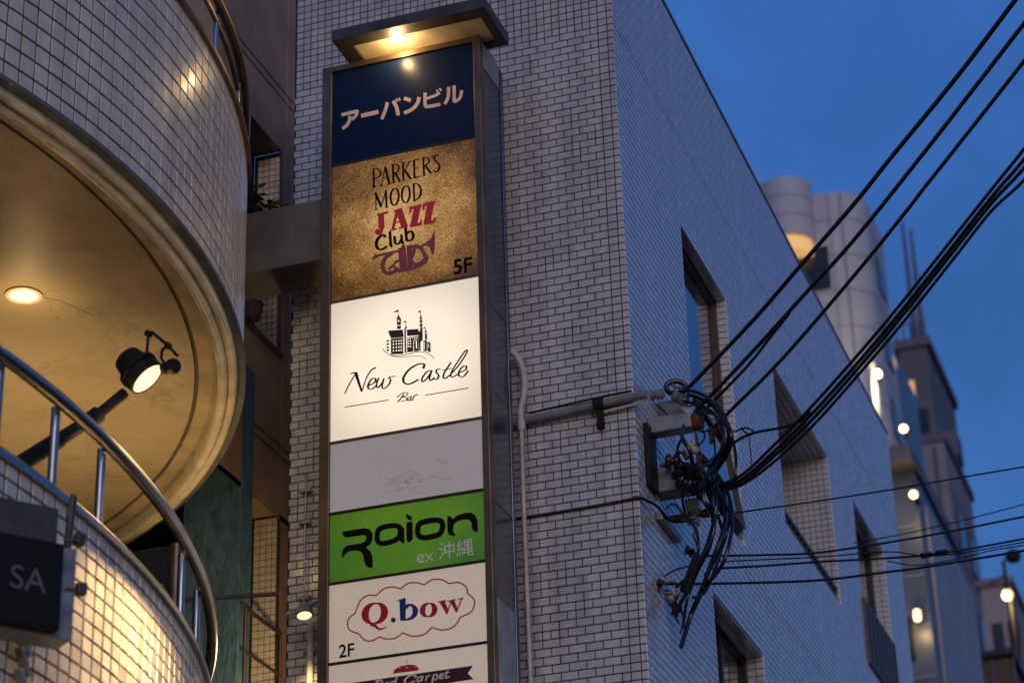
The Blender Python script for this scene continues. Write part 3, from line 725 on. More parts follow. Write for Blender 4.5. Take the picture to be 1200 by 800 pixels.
# side cladding sheets, back edge strip
sb = [9.62, 8.55, 7.05, 6.90, 5.98]
for i, (a, b, mm, d) in enumerate(((9.62, 9.45, 'patch_steel', .004), (9.44, 8.60, 'sheet_steel', .002), (8.595, 7.85, 'sheet_steel', .003), (7.845, 7.30, 'sheet_steel', .002), (7.295, 6.62, 'sheet_steel', .003), (6.615, 6.06, 'sheet_steel', .002), (6.055, 4.8, 'patch_steel', .005), (4.795, .2, 'sheet_steel', .002))):
    MB().box((XR - .008, YS + .064, b), (XR - .006 + d, YK - .05, a)).build('side_sheet', mm, py, bevel=.001)
MB().box((XR - .008, YK - .046, 0), (XR + .004, YK, ZPT)).build('rear_edge', 'sheet_steel', py, bevel=.003)
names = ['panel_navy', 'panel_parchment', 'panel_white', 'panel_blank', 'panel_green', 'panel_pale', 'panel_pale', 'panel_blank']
PAN = []
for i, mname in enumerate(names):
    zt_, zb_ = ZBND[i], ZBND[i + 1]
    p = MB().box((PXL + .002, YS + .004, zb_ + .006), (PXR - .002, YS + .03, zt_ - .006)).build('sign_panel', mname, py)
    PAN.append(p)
    if i: MB().box((PXL, YS - (.004 if i in (2, 3, 4) else .001), zt_ - .008), (PXR, YS + .02, zt_ + .008)).build('glazing_bar', 'bronze_steel' if i in (2, 3) else 'frame_dark', py)
for o, l in zip(PAN, ('navy panel with pale katakana letters', 'mottled gold parchment panel of a jazz club', 'brightly lit cream panel with castle emblem', 'blank grey panel with faint added glow and adhesive marks', 'green panel with bold black letters', 'pale panel with red cloud outline', 'pale panel with maroon ribbon')): o['label'] = l
# canopy: dark slab, cream soffit board, lit downlight
yc0, yc1 = 11.22, 11.66
pcl = onY(388.7, 50, yc0); pcr = onY(567.7, 6.4, yc0)
zc = (pcl.z + pcr.z) / 2; xl_, xr_ = pcl.x, pcr.x
cv = MB().box((xl_, yc0, zc), (xr_, yc0 + .10, zc + .075)); cv.box((xl_, yc1 - .05, zc), (xr_, yc1, zc + .075))
cv.box((xl_, yc0 + .1, zc), (xl_ + .10, yc1 - .05, zc + .075)); cv.box((xr_ - .06, yc0 + .1, zc), (xr_, yc1 - .05, zc + .075)); cv.box((xl_ + .1, yc0 + .1, zc + .05), (xr_ - .06, yc1 - .05, zc + .074))
canopy = cv.build('canopy', 'canopy_metal', py)
MB().box((xl_ + .1, yc0 + .1, zc + .02), (xr_ - .062, yc1 - .05, zc + .049)).build('canopy_soffit', 'canopy_soffit', py)
MB().box((XL + .08, YS + .10, ZPT + .03), (XR - .03, YK - .03, zc + .02)).build('canopy_neck', 'canopy_soffit', py)
lp = Vector(onY(465, 53, 11.36)); lp = Vector((lp.x, 11.36, zc + .02))
MB().lathe(lp, (0, 0, -1), [(.052, 0), (.052, .006), (.04, .01), (.038, .002)], 24).build('downlight_ring', 'canopy_soffit', py, smooth=True)
MB().lathe(lp, (0, 0, -1), [(.037, 0), (.037, .007), (.0, .012)], 24).build('downlight_lens', 'lamp_hot', py)
lamp('canopy_lamp', 'POINT', lp + Vector((0, 0, -.08)), .65, WARM, py, .03)

# ---- lettering: strokes traced on the panel plane
class Ink:
    def __init__(s, x0, y0, sc, Y=YS + .004, pt=None): s.x0, s.y0, s.sc, s.Y = x0, y0, sc, Y; s.n = 0; s.mb = MB(); s.wt = pt or 1.
    def w3(s, p):
        q = onY(s.x0 + p[0] * s.sc, s.y0 + p[1] * s.sc, s.Y - .0012)
        return (q.x, s.Y - .0012 - s.n * .00004, q.z)
    def S(s, pts, w, sm=True, closed=False, thin=None, w2=None):
        """stroke; thin = width of horizontal runs (broad-nib look); w2 = end width"""
        s.n += 1
        P = [Vector((a, b)) for a, b in pts]; w *= s.wt; thin = thin * s.wt if thin is not None else None
        if closed:
            N = len(P); Q = []
            for i in range(N):
                a, b, c, d = P[i - 1], P[i], P[(i + 1) % N], P[(i + 2) % N]
                for k in range(6):
                    t = k / 6; Q.append(.5 * ((2 * b) + (c - a) * t + (2 * a - 5 * b + 4 * c - d) * t * t + (3 * b - a - 3 * c + d) * t ** 3))
        else: Q = smooth_path(P, 6) if sm and len(P) > 2 else P
        N = len(Q); vs = []
        for i, p in enumerate(Q):
            a = Q[i - 1] if (i or closed) else p; b = Q[(i + 1) % N] if (i < N - 1 or closed) else p
            d = (b - a); d = d.normalized() if d.length else Vector((1, 0)); ww = w
            if w2 is not None: ww = w + (w2 - w) * i / max(1, N - 1)
            if thin is not None: ww = thin + (w - thin) * abs(d.y) ** 1.5
            nn = Vector((-d.y, d.x)) * ww / 2; vs += [s.w3(p + nn), s.w3(p - nn)]
        fs = [(2 * i, 2 * i + 1, 2 * i + 3, 2 * i + 2) for i in range(N - 1)]
        if closed: fs.append((2 * N - 2, 2 * N - 1, 1, 0))
        s.mb.add(vs, fs); return s
    def P(s, pts):
        s.n += 1; tri = tessellate_polygon([[Vector((a, b, 0)) for a, b in pts]]); s.mb.add([s.w3(p) for p in pts], tri); return s
    def ell(s, cx, cy, rx, ry, w, thin, skew=-.2):
        return s.S([(cx + rx * cos(t), cy + ry * sin(t) + skew * rx * cos(t)) for t in [2 * pi * k / 16 for k in range(16)]], w, closed=True, thin=thin)
    def dot(s, cx, cy, r): return s.P([(cx + r * cos(t), cy + r * sin(t)) for t in [2 * pi * k / 16 for k in range(16)]])
    def done(s, m, parent, name='lettering'): return s.mb.build(name, m, parent, fix=False)

def text(body, p, size, m, parent, bold=0., sx=1., Y=YS + .0035, thick=.0006, font_dir=None):
    """sans lettering from the built-in face, at baseline-left point p"""
    c = bpy.data.curves.new('lettering', 'FONT'); c.body = body; c.size = size; c.offset = bold; c.extrude = thick
    o = bpy.data.objects.new('lettering', c); COL.objects.link(o)
    bpy.context.view_layer.update()
    me = bpy.data.meshes.new_from_object(o.evaluated_get(bpy.context.evaluated_depsgraph_get())); COL.objects.unlink(o); bpy.data.objects.remove(o)
    q = bpy.data.objects.new('lettering', me); me.materials.clear(); me.materials.append(MATS[m])
    if font_dir is None: M = Matrix(((sx, 0, 0, p[0]), (0, 0, -1, Y), (0, 1, 0, p[2]), (0, 0, 0, 1)))
    else: h, n = font_dir; M = Matrix(((h.x * sx, 0, n.x, p[0]), (h.y * sx, 0, n.y, p[1]), (0, 1, 0, p[2]), (0, 0, 0, 1)))
    me.transform(M); link(q, parent); return q

# navy panel: katakana
k = Ink(390, 90, 160 / 1200)
k.S([(75, 336), (222, 302)], 30); k.S([(218, 296), (205, 340), (166, 378)], 27); k.S([(150, 345), (146, 385), (125, 425), (84, 456)], 29)
k.S([(248, 345), (401, 309)], 36)
k.S([(480, 226), (462, 295), (430, 374)], 29); k.S([(530, 214), (560, 268), (576, 342)], 32); k.S([(556, 196), (570, 219)], 15); k.S([(578, 187), (593, 210)], 15)
k.S([(626, 190), (686, 210)], 32); k.S([(626, 320), (700, 285), (745, 232), (758, 180)], 31)
k.S([(812, 142), (812, 238), (830, 264), (945, 243)], 29); k.S([(822, 194), (900, 166), (940, 140)], 25); k.S([(912, 116), (923, 136)], 15); k.S([(938, 103), (954, 127)], 17)
k.S([(1018, 90), (1014, 180), (984, 242)], 29); k.S([(1066, 78), (1068, 228)], 29); k.S([(1064, 222), (1115, 192), (1134, 120)], 28)
k.done('letter_beige', PAN[0])
# parchment panel
k = Ink(425, 175, 100 / 1143, pt=1.18)
k.S([(145, 262), (151, 510)], 25); k.S([(122, 270), (190, 260), (238, 300), (226, 362), (160, 392)], 22, thin=11); k.S([(130, 516), (178, 506)], 9)
k.S([(302, 235), (248, 490)], 12); k.S([(300, 235), (357, 462)], 28); k.S([(268, 388), (335, 368)], 11); k.S([(226, 498), (276, 486)], 9); k.S([(330, 472), (380, 458)], 9)
k.S([(405, 205), (413, 445)], 25); k.S([(383, 214), (440, 200), (484, 236), (470, 296), (420, 322)], 22, thin=11); k.S([(432, 316), (500, 430)], 25); k.S([(390, 451), (436, 441)], 9); k.S([(480, 437), (512, 430)], 9)
k.S([(540, 176), (546, 415)], 24); k.S([(636, 158), (556, 298)], 12); k.S([(566, 282), (642, 395)], 26); k.S([(520, 182), (560, 172)], 9); k.S([(526, 421), (572, 411)], 9); k.S([(612, 166), (652, 157)], 9); k.S([(620, 402), (662, 391)], 9)
k.S([(688, 148), (696, 382)], 24); k.S([(675, 152), (767, 131)], 12); k.S([(696, 262), (746, 247)], 11); k.S([(680, 386), (776, 361)], 13)
k.S([(812, 116), (823, 352)], 24); k.S([(795, 124), (850, 108), (890, 138), (880, 188), (826, 226)], 22, thin=11); k.S([(842, 220), (916, 328)], 25); k.S([(800, 361), (846, 350)], 9)
k.S([(936, 84), (926, 132)], 19, w2=6); k.S([(1016, 86), (990, 76), (962, 104), (970, 150), (1012, 192), (1030, 240), (1012, 288), (980, 303), (956, 288)], 24, thin=12); k.S([(1018, 72), (1014, 98)], 8); k.S([(956, 270), (960, 300)], 8)
k.S([(176, 590), (180, 808)], 14); k.S([(172, 588), (250, 772)], 30); k.S([(248, 772), (313, 555)], 12); k.S([(311, 550), (323, 778)], 25); k.S([(150, 819), (204, 806)], 9); k.S([(300, 787), (346, 777)], 9); k.S([(155, 594), (180, 586)], 9)
k.ell(430, 637, 54, 112, 25, 11); k.ell(580, 603, 54, 112, 25, 11)
k.S([(684, 464), (692, 696)], 24); k.S([(668, 470), (730, 462), (778, 530), (768, 632), (688, 698)], 25, thin=11)
k.done('ink_black', PAN[1])
k = Ink(430, 225, 90 / 686)
k.S([(125, 195), (131, 325)], 54); k.S([(134, 315), (122, 358), (98, 368), (82, 345)], 34); k.S([(92, 206), (192, 180)], 22); k.dot(94, 345, 17)
k.S([(282, 152), (338, 312)], 60); k.S([(272, 160), (230, 338)], 27); k.S([(246, 278), (316, 258)], 11); k.S([(205, 345), (264, 329)], 15); k.S([(284, 326), (364, 304)], 15); k.S([(240, 172), (316, 148)], 15)
k.S([(382, 148), (488, 119)], 26); k.P([(420, 137), (484, 119), (450, 292), (384, 310)]); k.S([(383, 306), (486, 286)], 26); k.S([(388, 144), (388, 188)], 20); k.S([(480, 294), (486, 250)], 20)
k.S([(500, 120), (607, 91)], 26); k.P([(538, 110), (604, 91), (570, 268), (504, 284)]); k.S([(505, 283), (608, 264)], 26); k.S([(506, 116), (506, 162)], 20); k.S([(602, 272), (608, 228)], 20)
k.done('ink_wine', PAN[1])
k = Ink(430, 225, 90 / 686, pt=1.2)
k.S([(165, 405), (146, 382), (106, 408), (84, 455), (96, 502), (132, 512), (182, 484)], 26, thin=12); k.S([(205, 352), (214, 488)], 22); k.S([(210, 492), (232, 482)], 10)
k.S([(246, 394), (254, 456), (282, 460), (312, 420)], 22, thin=12); k.S([(306, 378), (318, 452), (330, 446)], 20)
k.S([(344, 312), (356, 438)], 23); k.S([(352, 376), (390, 350), (414, 384), (402, 424), (356, 440)], 23, thin=12)
k.done('ink_black', PAN[1])
k = Ink(430, 225, 90 / 686, pt=1.4)
k.S([(52, 603), (74, 578), (180, 548), (270, 530), (300, 515)], 16); k.S([(70, 576), (90, 572)], 24)
k.S([(225, 545), (165, 590), (140, 660), (162, 716), (215, 722), (280, 690)], 27); k.S([(190, 695), (235, 655), (262, 622), (300, 610)], 17); k.S([(235, 660), (290, 700)], 16)
k.S([(298, 500), (318, 705)], 32); k.S([(300, 560), (330, 480), (350, 690)], 18); k.S([(376, 476), (388, 690)], 34); k.S([(372, 488), (418, 496), (414, 555), (385, 590)], 22); k.S([(392, 596), (420, 640), (470, 650)], 20)
k.S([(420, 480), (480, 500), (515, 560), (520, 598), (480, 636), (420, 655)], 24); k.S([(280, 706), (400, 686), (500, 640), (538, 590), (500, 540)], 20)
k.P([(448, 490), (530, 452), (575, 410), (600, 345), (609, 378), (606, 520), (594, 562), (578, 552), (562, 505), (540, 478), (505, 488), (470, 505)]); k.done('ink_plum', PAN[1])
# small gold gap in the trumpet bell
k = Ink(430, 225, 90 / 686, Y=YS + .0036); k.P([(530, 462), (560, 448), (552, 482)]); k.done('panel_parchment', PAN[1])
text('5F', onY(530.5, 321.5, YS), .135, 'ink_black', PAN[1], bold=.003, sx=.92)
# cream panel: emblem and script
k = Ink(440, 355, 75 / 857)
k.P([(172, 370), (366, 355), (381, 455), (212, 472), (186, 432)]); k.P([(206, 478), (370, 461), (372, 682), (208, 688)]); k.P([(418, 356), (576, 346), (581, 430), (424, 441)]); k.P([(424, 460), (578, 440), (582, 640), (424, 660)])
k.S([(396, 345), (402, 672)], 22); k.S([(588, 380), (596, 636)], 22); k.P([(596, 330), (630, 326), (634, 498), (604, 520)])
k.P([(305, 150), (344, 218), (282, 218)]); k.P([(284, 222), (344, 218), (340, 296), (290, 296)]); k.P([(288, 308), (341, 304), (341, 345), (290, 348)])
k.P([(232, 121), (306, 88), (311, 122)]); k.S([(306, 90), (306, 160)], 5); k.P([(558, 123), (609, 97), (610, 128)]); k.S([(604, 100), (604, 160)], 5); k.P([(368, 252), (406, 234), (413, 266)]); k.S([(404, 236), (404, 290)], 5); k.P([(640, 331), (666, 317), (669, 346)]); k.S([(664, 320), (666, 360)], 5)
k.P([(405, 280), (426, 343), (396, 346)]); k.P([(604, 140), (628, 215), (592, 220)]); k.P([(594, 224), (626, 222), (628, 262), (594, 266)]); k.P([(594, 276), (628, 272), (630, 320), (596, 324)])
k.P([(668, 350), (696, 398), (658, 404)]); k.P([(662, 412), (692, 408), (692, 488), (664, 494)]); k.P([(642, 505), (690, 495), (690, 642), (642, 642)]); k.P([(696, 530), (720, 512), (738, 545), (738, 664), (696, 642)])
for yy in (508, 550, 595, 633): k.S([(152, yy + 6), (180, yy - 6)], 24)
k.S([(92, 610), (150, 668), (230, 702), (340, 705), (450, 680), (560, 652), (660, 656), (730, 690), (788, 742)], 9); k.S([(200, 700), (300, 726), (420, 720), (540, 708), (620, 716), (686, 752)], 6)
k.done('ink_brown', PAN[2], 'emblem')
k = Ink(440, 355, 75 / 857, Y=YS + .0008)
for x in (240, 280, 315, 345):
    for yy in (500, 540, 585, 628): k.S([(x - 8, yy + 11 - (x - 240) * .08), (x + 8, yy + 10 - (x - 240) * .08)], 22)
for x in (440, 468):
    for yy in (475, 510, 545, 582): k.S([(x - 8, yy), (x + 8, yy - 2)], 20)
for x in (500, 528, 556): k.S([(x - 7, 468), (x + 7, 465)], 18)
k.S([(512, 648), (512, 520), (530, 492), (560, 488)], 8); k.S([(548, 505), (552, 610)], 14); k.P([(612, 640), (612, 520), (628, 505), (632, 640)]); k.dot(311, 242, 12); k.S([(384, 470), (386, 676)], 6); k.S([(655, 520), (656, 620)], 8); k.S([(712, 550), (714, 600)], 8)
k.done('panel_white', PAN[2], 'emblem_windows')
k = Ink(395, 400, 165 / 1200, pt=1.18)
k.S([(66, 444), (100, 372), (162, 266)], 9); k.S([(116, 278), (140, 266), (166, 264)], 8); k.S([(158, 262), (182, 340), (211, 428)], 24, w2=16); k.S([(211, 425), (250, 312), (290, 246), (332, 222)], 8, w2=13)
k.S([(264, 378), (322, 346), (326, 316), (298, 318), (268, 362), (266, 398), (296, 406), (340, 372)], 15, thin=6)
k.S([(356, 308), (336, 368), (350, 392), (386, 350), (400, 316)], 13, thin=7); k.S([(400, 314), (384, 380), (400, 402), (442, 366), (456, 326), (442, 306), (500, 295)], 13, thin=6)
k.S([(734, 232), (742, 194), (690, 194), (614, 240), (566, 310), (574, 352), (618, 362), (694, 324)], 18, thin=9)
k.S([(808, 248), (768, 256), (728, 308), (726, 342), (760, 322), (804, 260)], 14, thin=7); k.S([(808, 246), (788, 312), (800, 332), (830, 306)], 14, thin=7)
k.S([(884, 236), (854, 238), (846, 262), (866, 290), (852, 320), (814, 322)], 14, thin=7)
k.S([(972, 178), (916, 264), (906, 306), (924, 314), (960, 288)], 14, thin=8); k.S([(898, 246), (978, 227)], 6)
k.S([(958, 290), (1030, 212), (1092, 120), (1110, 76), (1088, 86), (1030, 170), (980, 252), (970, 294), (990, 302), (1030, 278)], 12, thin=7)
k.S([(1044, 266), (1096, 240), (1100, 210), (1072, 214), (1040, 258), (1042, 294), (1078, 298), (1120, 248)], 14, thin=6)
k.S([(570, 446), (540, 490), (514, 516)], 9); k.S([(512, 476), (550, 444), (600, 436), (594, 458), (558, 474), (594, 478), (588, 500), (546, 508)], 8, thin=5); k.S([(634, 466), (606, 484), (606, 506), (636, 478)], 8, thin=5); k.S([(636, 464), (626, 498), (644, 496)], 8); k.S([(656, 462), (644, 502)], 9); k.S([(650, 482), (670, 456), (690, 456)], 7)
k.S([(66, 560), (442, 498)], 6); k.S([(752, 458), (1122, 396)], 6)
k.done('ink_black', PAN[2])
# grey panel: remains of an old adhesive print
k = Ink(370, 480, 250 / 1111)
rn = random.Random(2)
for _ in range(34):
    x, yy = rn.gauss(470, 60), rn.gauss(370, 30)
    k.S([(x, yy), (x + rn.uniform(-14, 22), yy + rn.uniform(-10, 8)), (x + rn.uniform(10, 30), yy + rn.uniform(-14, 6))], rn.uniform(1.5, 4))
for x, yy in ((628, 272), (650, 284), (668, 276), (630, 372), (655, 366), (680, 362)): k.S([(x, yy), (x + 14, yy - 6), (x + 22, yy + 2)], 3)
mat('residue', (.60, .54, .50), .2, coat=.4)
k.done('residue', PAN[3], 'adhesive_residue')['kind'] = 'stuff'
# green panel
k = Ink(390, 590, 175 / 1200)
k.P([(74, 224), (240, 195), (290, 200), (318, 232), (320, 285), (300, 325), (268, 352), (300, 378), (318, 420), (322, 515), (290, 512), (262, 492), (250, 455), (246, 412), (222, 382), (180, 374), (130, 380), (100, 402), (72, 444), (78, 370), (110, 336), (236, 314), (262, 298), (272, 272), (262, 254), (236, 252), (110, 272), (84, 256)])
k.S([(420, 184), (500, 175), (542, 196), (546, 240), (505, 290), (410, 318), (366, 305), (356, 262), (370, 208)], 42, closed=True); k.P([(524, 180), (574, 196), (576, 318), (556, 316), (534, 290), (520, 240)])
k.P([(592, 150), (640, 140), (644, 285), (610, 312), (592, 292)]); k.P([(584, 80), (630, 98), (640, 128), (608, 132), (592, 112)])
k.S([(730, 146), (820, 130), (872, 142), (882, 190), (860, 240), (815, 258), (740, 272), (694, 258), (682, 215), (692, 168)], 44, closed=True)
k.P([(920, 94), (952, 104), (964, 122), (1000, 92), (1060, 72), (1110, 70), (1146, 92), (1164, 140), (1166, 226), (1138, 222), (1118, 196), (1114, 148), (1092, 126), (1050, 126), (1000, 140), (970, 170), (968, 222), (990, 256), (950, 258), (926, 238), (920, 200)])
k.done('ink_black', PAN[4])
text('ex', onY(390 + 670 * .14583, 590 + 475 * .14583, YS), .105, 'ink_white', PAN[4], sx=1.0)
text('沖縄', onY(390 + 842 * .14583, 590 + 441 * .14583, YS), .112, 'ink_white', PAN[4], sx=.95)
# pale panel: cloud and letters
k = Ink(395, 670, 170 / 1200)
k.ell(312, 340, 80, 82, 60, 13, -.14); k.S([(275, 428), (310, 440), (345, 468), (384, 464), (410, 444)], 34, w2=4)
k.ell(757, 312, 50, 54, 46, 11, -.1)
k.P([(848, 250), (892, 242), (926, 320), (905, 348)]); k.S([(908, 346), (940, 250)], 11); k.P([(932, 240), (970, 230), (1002, 310), (985, 336)]); k.S([(984, 334), (1032, 222)], 11); k.S([(832, 248), (904, 234)], 11); k.S([(915, 240), (986, 225)], 10); k.S([(1000, 226), (1048, 213)], 10)
cl = [(150, 340), (195, 232), (262, 190), (325, 195), (385, 138), (465, 122), (525, 140), (590, 92), (665, 88), (720, 105), (790, 62), (872, 64), (925, 95), (1010, 86), (1068, 124), (1080, 175), (1138, 235), (1112, 325), (1022, 370), (968, 448), (872, 478), (785, 455), (715, 516), (620, 528), (545, 500), (485, 543), (415, 552), (350, 535), (285, 568), (225, 558), (185, 512), (98, 470), (94, 390), (150, 340)]
for i in range(0, len(cl) - 1, 3): k.S(cl[i:i + 4], 11)
k.done('ink_red', PAN[5])
k = Ink(395, 670, 170 / 1200)
k.dot(465, 395, 21); k.P([(516, 240), (568, 212), (568, 385), (522, 406)]); k.S([(500, 238), (562, 216)], 10); k.S([(556, 300), (602, 268), (644, 300), (640, 352), (598, 386), (540, 396)], 46, thin=14)
k.done('ink_blue', PAN[5])
text('2F', onY(396.5, 770, YS), .105, 'ink_black', PAN[5], bold=.0015, sx=.92)
# ribbon panel
k = Ink(385, 765, 190 / 1200)
k.P([(120, 226), (1070, 90), (1030, 148), (1074, 190), (200, 330), (120, 330)]); k.done('ink_maroon', PAN[6], 'ribbon')
k = Ink(385, 765, 190 / 1200)
k.P([(474, 150), (488, 120), (530, 94), (590, 82), (640, 86), (668, 108), (666, 126)]); k.S([(576, 44), (582, 74)], 6, w2=2); k.done('ink_red', PAN[6], 'emblem')
k = Ink(385, 765, 190 / 1200, Y=YS + .003)
k.S([(368, 204), (350, 256)], 18); k.S([(345, 206), (390, 198), (396, 218), (360, 232)], 11); k.S([(372, 230), (392, 254)], 15)
k.S([(418, 240), (446, 226), (440, 214), (420, 226), (416, 246), (446, 246)], 10); k.S([(505, 176), (490, 242)], 12); k.S([(494, 206), (468, 212), (462, 236), (480, 240), (494, 222)], 10)
k.S([(646, 180), (640, 162), (600, 166), (566, 196), (572, 222), (612, 218), (640, 202)], 15, thin=9)
k.S([(690, 170), (664, 180), (658, 204), (676, 206), (692, 184)], 10); k.S([(698, 166), (690, 204)], 12); k.S([(728, 166), (720, 204)], 12); k.S([(724, 180), (744, 162), (754, 168)], 9); k.S([(780, 156), (764, 224)], 12); k.S([(778, 166), (800, 154), (808, 172), (796, 192), (776, 192)], 10)
k.S([(826, 172), (848, 162), (846, 150), (828, 158), (822, 184), (852, 182)], 10); k.S([(882, 128), (866, 172), (878, 180), (894, 170)], 11); k.S([(860, 146), (894, 138)], 8)
k.done('ink_white', PAN[6]); 
k = Ink(385, 765, 190 / 1200, Y=YS + .003); k.S([(572, 92), (578, 106), (590, 112)], 5); k.S([(522, 106), (534, 100)], 6); k.S([(636, 100), (646, 104)], 6); k.done('ink_white', PAN[6], 'highlight')
# SA lettering
pb_ = sap(6, 686); pe = sap(36, 706)
text('SA', sq((sap(6, 690) - o_).dot(hx), sap(6, 690).z, .032), .13, 'letter_grey', sa, font_dir=(hx, SN), thick=.001)

# ================================================================== pipes and cables on the front wall
def cable(name, label, pts, r, m, group=None, cat='cable', n=8, sm=6, part=None):
    o = MB().tube(smooth_path(pts, sm), r, n).build(name, m, part, smooth=True, fix=False)
    if part is None: tag(o, label, cat, group)
    return o
Yp = YW - .05
cd_ = thing('conduit_pipe', 'fat grey conduit pipe clamped across the tiled front wall', 'pipe', onY(680, 480, YW))
MB().tube([onY(x, y, Yp) for x, y in ((585, 499), (640, 487), (700, 474), (735, 466), (757, 462.5))], .023, 14).build('pipe', 'grey_pvc', cd_, smooth=True)
MB().tube(smooth_path([onY(x, y, Yp + .02) for x, y in ((700, 484), (730, 477), (755, 470))], 4), .008, 8).build('thin_pipe', 'white_pvc', cd_, smooth=True)
MB().tube(smooth_path([onY(x, y, Yp) for x, y in ((620, 484), (690, 468), (740, 458))], 4), .007, 8).build('piggyback_cable', 'black_rubber', cd_, smooth=True)
a = onY(702, 473, Yp); cl_ = MB().lathe(a - Vector((.03, 0, .006)), (1, 0, .02), [(.034, 0), (.042, .004), (.042, .056), (.034, .06)], 16); b = onY(704, 500, YW - .02)
cl_.bar((a.x, Yp - .01, a.z), (a.x + .005, YW - .03, b.z), .035, .03, (0, 1, 0)); cl_.box((b.x - .02, YW - .04, b.z - .01), (b.x + .02, YW, b.z + .03))
cl_.build('clamp', 'black_metal', cd_, smooth=False, bevel=.003)
wc = thing('white_conduit', 'thin white conduit curving down the tiled wall beside the pylon', 'pipe', onY(615, 650, YW))
MB().tube(smooth_path([onY(x, y, Yp - .03) for x, y in ((588, 408), (598, 411), (608, 421), (614, 440), (614, 462), (610, 482), (611, 500))], 5), .020, 12).build('elbow', 'white_pvc', wc, smooth=True)
MB().tube([onY(x, y, Yp - .03) for x, y in ((611, 498), (614, 600), (622, 800), (628, 950))], .0135, 12).build('pipe', 'white_pvc', wc, smooth=True)
MB().lathe(onY(611, 494, Yp - .03), (0, 0, -1), [(.02, -.01), (.024, 0), (.024, .05), (.018, .06)], 14).build('coupling', 'white_pvc', wc, smooth=True)
cable('wall_cable', 'thin black cable running across the front tiles and round the corner', [onY(x, y, YW - .012) for x, y in ((590, 610), (640, 602), (700, 592), (742, 584))] + [Vector((XC - .02, YW - .02, onY(752, 582.5, YW).z)), Vector((XC + .02, YW + .02, onY(753, 583, YW).z)), onX(770, 593, XC + .04), onX(785, 609, XC + .06), onX(800, 611, XC + .12), onX(812, 608, XC + .2)], .0085, 'black_rubber')
# left strip: thin pipe, floodlight
fp = thing('drain_pipe', 'thin vertical pipe with clamps on the tile strip left of the pylon', 'pipe', onY(357, 700, YW))
MB().tube([onY(x, y, YW - .03) for x, y in ((359, 556), (357, 640), (356, 720))], .008, 8).build('pipe', 'galv', fp, smooth=True)
MB().tube([onY(x, y, YW - .03) for x, y in ((364, 730), (363, 800), (361, 900))], .020, 10).build('lower_pipe', 'white_pvc', fp, smooth=True)
for x, y in ((358, 575), (357, 612), (356, 700), (363, 762)):
    c_ = onY(x, y, YW - .03); MB().box((c_.x - .035, YW - .045, c_.z - .012), (c_.x + .035, YW + .002, c_.z + .012)).build('clamp', 'galv', fp, bevel=.003)
fl = thing('floodlight', 'small lit floodlight bracketed left of the pylon above the bottom edge', 'floodlight', onY(360, 715, YW))
h0 = Vector(onY(356, 714, 11.72)); h1 = h0 + Vector((.02, -.025, -.09)); fa = (h1 - h0).normalized()
MB().lathe(h0 - fa * .03, fa, [(.0, 0), (.03, .004), (.042, .02), (.05, .04), (.052, .075), (.044, .078), (.042, .06)], 20, False).build('housing', 'grey_pvc', fl, smooth=True)
MB().lathe(h0 - fa * .03, fa, [(.0425, .064), (.042, .068), (.0, .072)], 20).build('lens', 'lamp_hot', fl)
br = MB().tube([onY(334, 722, 11.75), onY(352, 716, 11.73)], .012, 8); br.tube([onY(334, 722, 11.75), onY(334, 722, 12.0)], .012, 8); br.tube([onY(356, 712, 11.74), onY(372, 705, 11.8)], .010, 8); br.build('bracket', 'galv', fl, smooth=True)
lamp('flood_lamp', 'SPOT', h0 + fa * .075, 4.0, WARM, fl, .03, aim=onY(364, 840, 11.88), angle=80, blend=.9)
# unseen lamp added on the alley side of the tiled building to warm the brown wall
al = thing('added_alley_lamp', 'unseen round lamp added in the alley to warm the brown building', 'lamp', (XB, 12.85, 6.0))
MB().lathe((XB, 12.85, 6.0), (-1, 0, 0), [(.0, 0), (.09, 0), (.09, .03), (.075, .04)], 20).build('base', 'black_metal', al, smooth=True)
MB().lathe((XB - .04, 12.85, 6.0), (-1, 0, 0), [(.07, 0), (.066, .03), (.04, .055), (.0, .062)], 20).build('globe', 'lamp_globe', al, smooth=True)
lamp('added_alley_light', 'POINT', (XB - .14, 12.85, 6.0), 4.2, WARM, al, .05)

# ================================================================== service entrance hardware on the side wall
hw = thing('service_bracket', 'grey box arms and black clamps of the cable bracket on side wall', 'bracket', (XC + .2, 12.5, 7.2))
def fx(x, y, X): return Vector(onX(x, y, X))
def obox(name, pa, pb, w_, h_, m, part=hw, bv=.004): return MB().bar(pa, pb, w_, h_).build(name, m, part, bevel=bv)
Yh = 12.30
a = onY(759, 503, Yh); obox('arm', (XC, Yh, a.z), (onY(812, 496, Yh).x, Yh, a.z), .10, .095, 'galv')
e = onY(812, 498, Yh); MB().lathe((e.x - .005, Yh, a.z), (1, 0, 0), [(.045, 0), (.052, .004), (.052, .06), (.04, .066), (.0, .067)], 18).build('end_cap', 'rust', hw, smooth=True)
a2 = onY(775, 478, 12.55); obox('arm', (XC, 12.62, a2.z), (onY(803, 476, 12.62).x, 12.62, a2.z), .11, .10, 'grey_pvc')
a3 = onY(783, 560, 12.42); obox('arm', (XC, 12.45, a3.z - .02), (onY(818, 552, 12.45).x, 12.45, a3.z - .02), .15, .15, 'galv')
zp0, zp1 = onX(755, 492, XC + .02).z, onX(757, 545, XC + .02).z
MB().box((XC + .001, 12.17, zp1 - .1), (XC + .03, 12.34, zp0)).build('wall_plate', 'black_metal', hw, bevel=.003)
MB().box((XC + .001, 12.34, zp1 - .25), (XC + .04, 12.75, zp1 - .20)).build('wall_rail', 'galv', hw, bevel=.003)
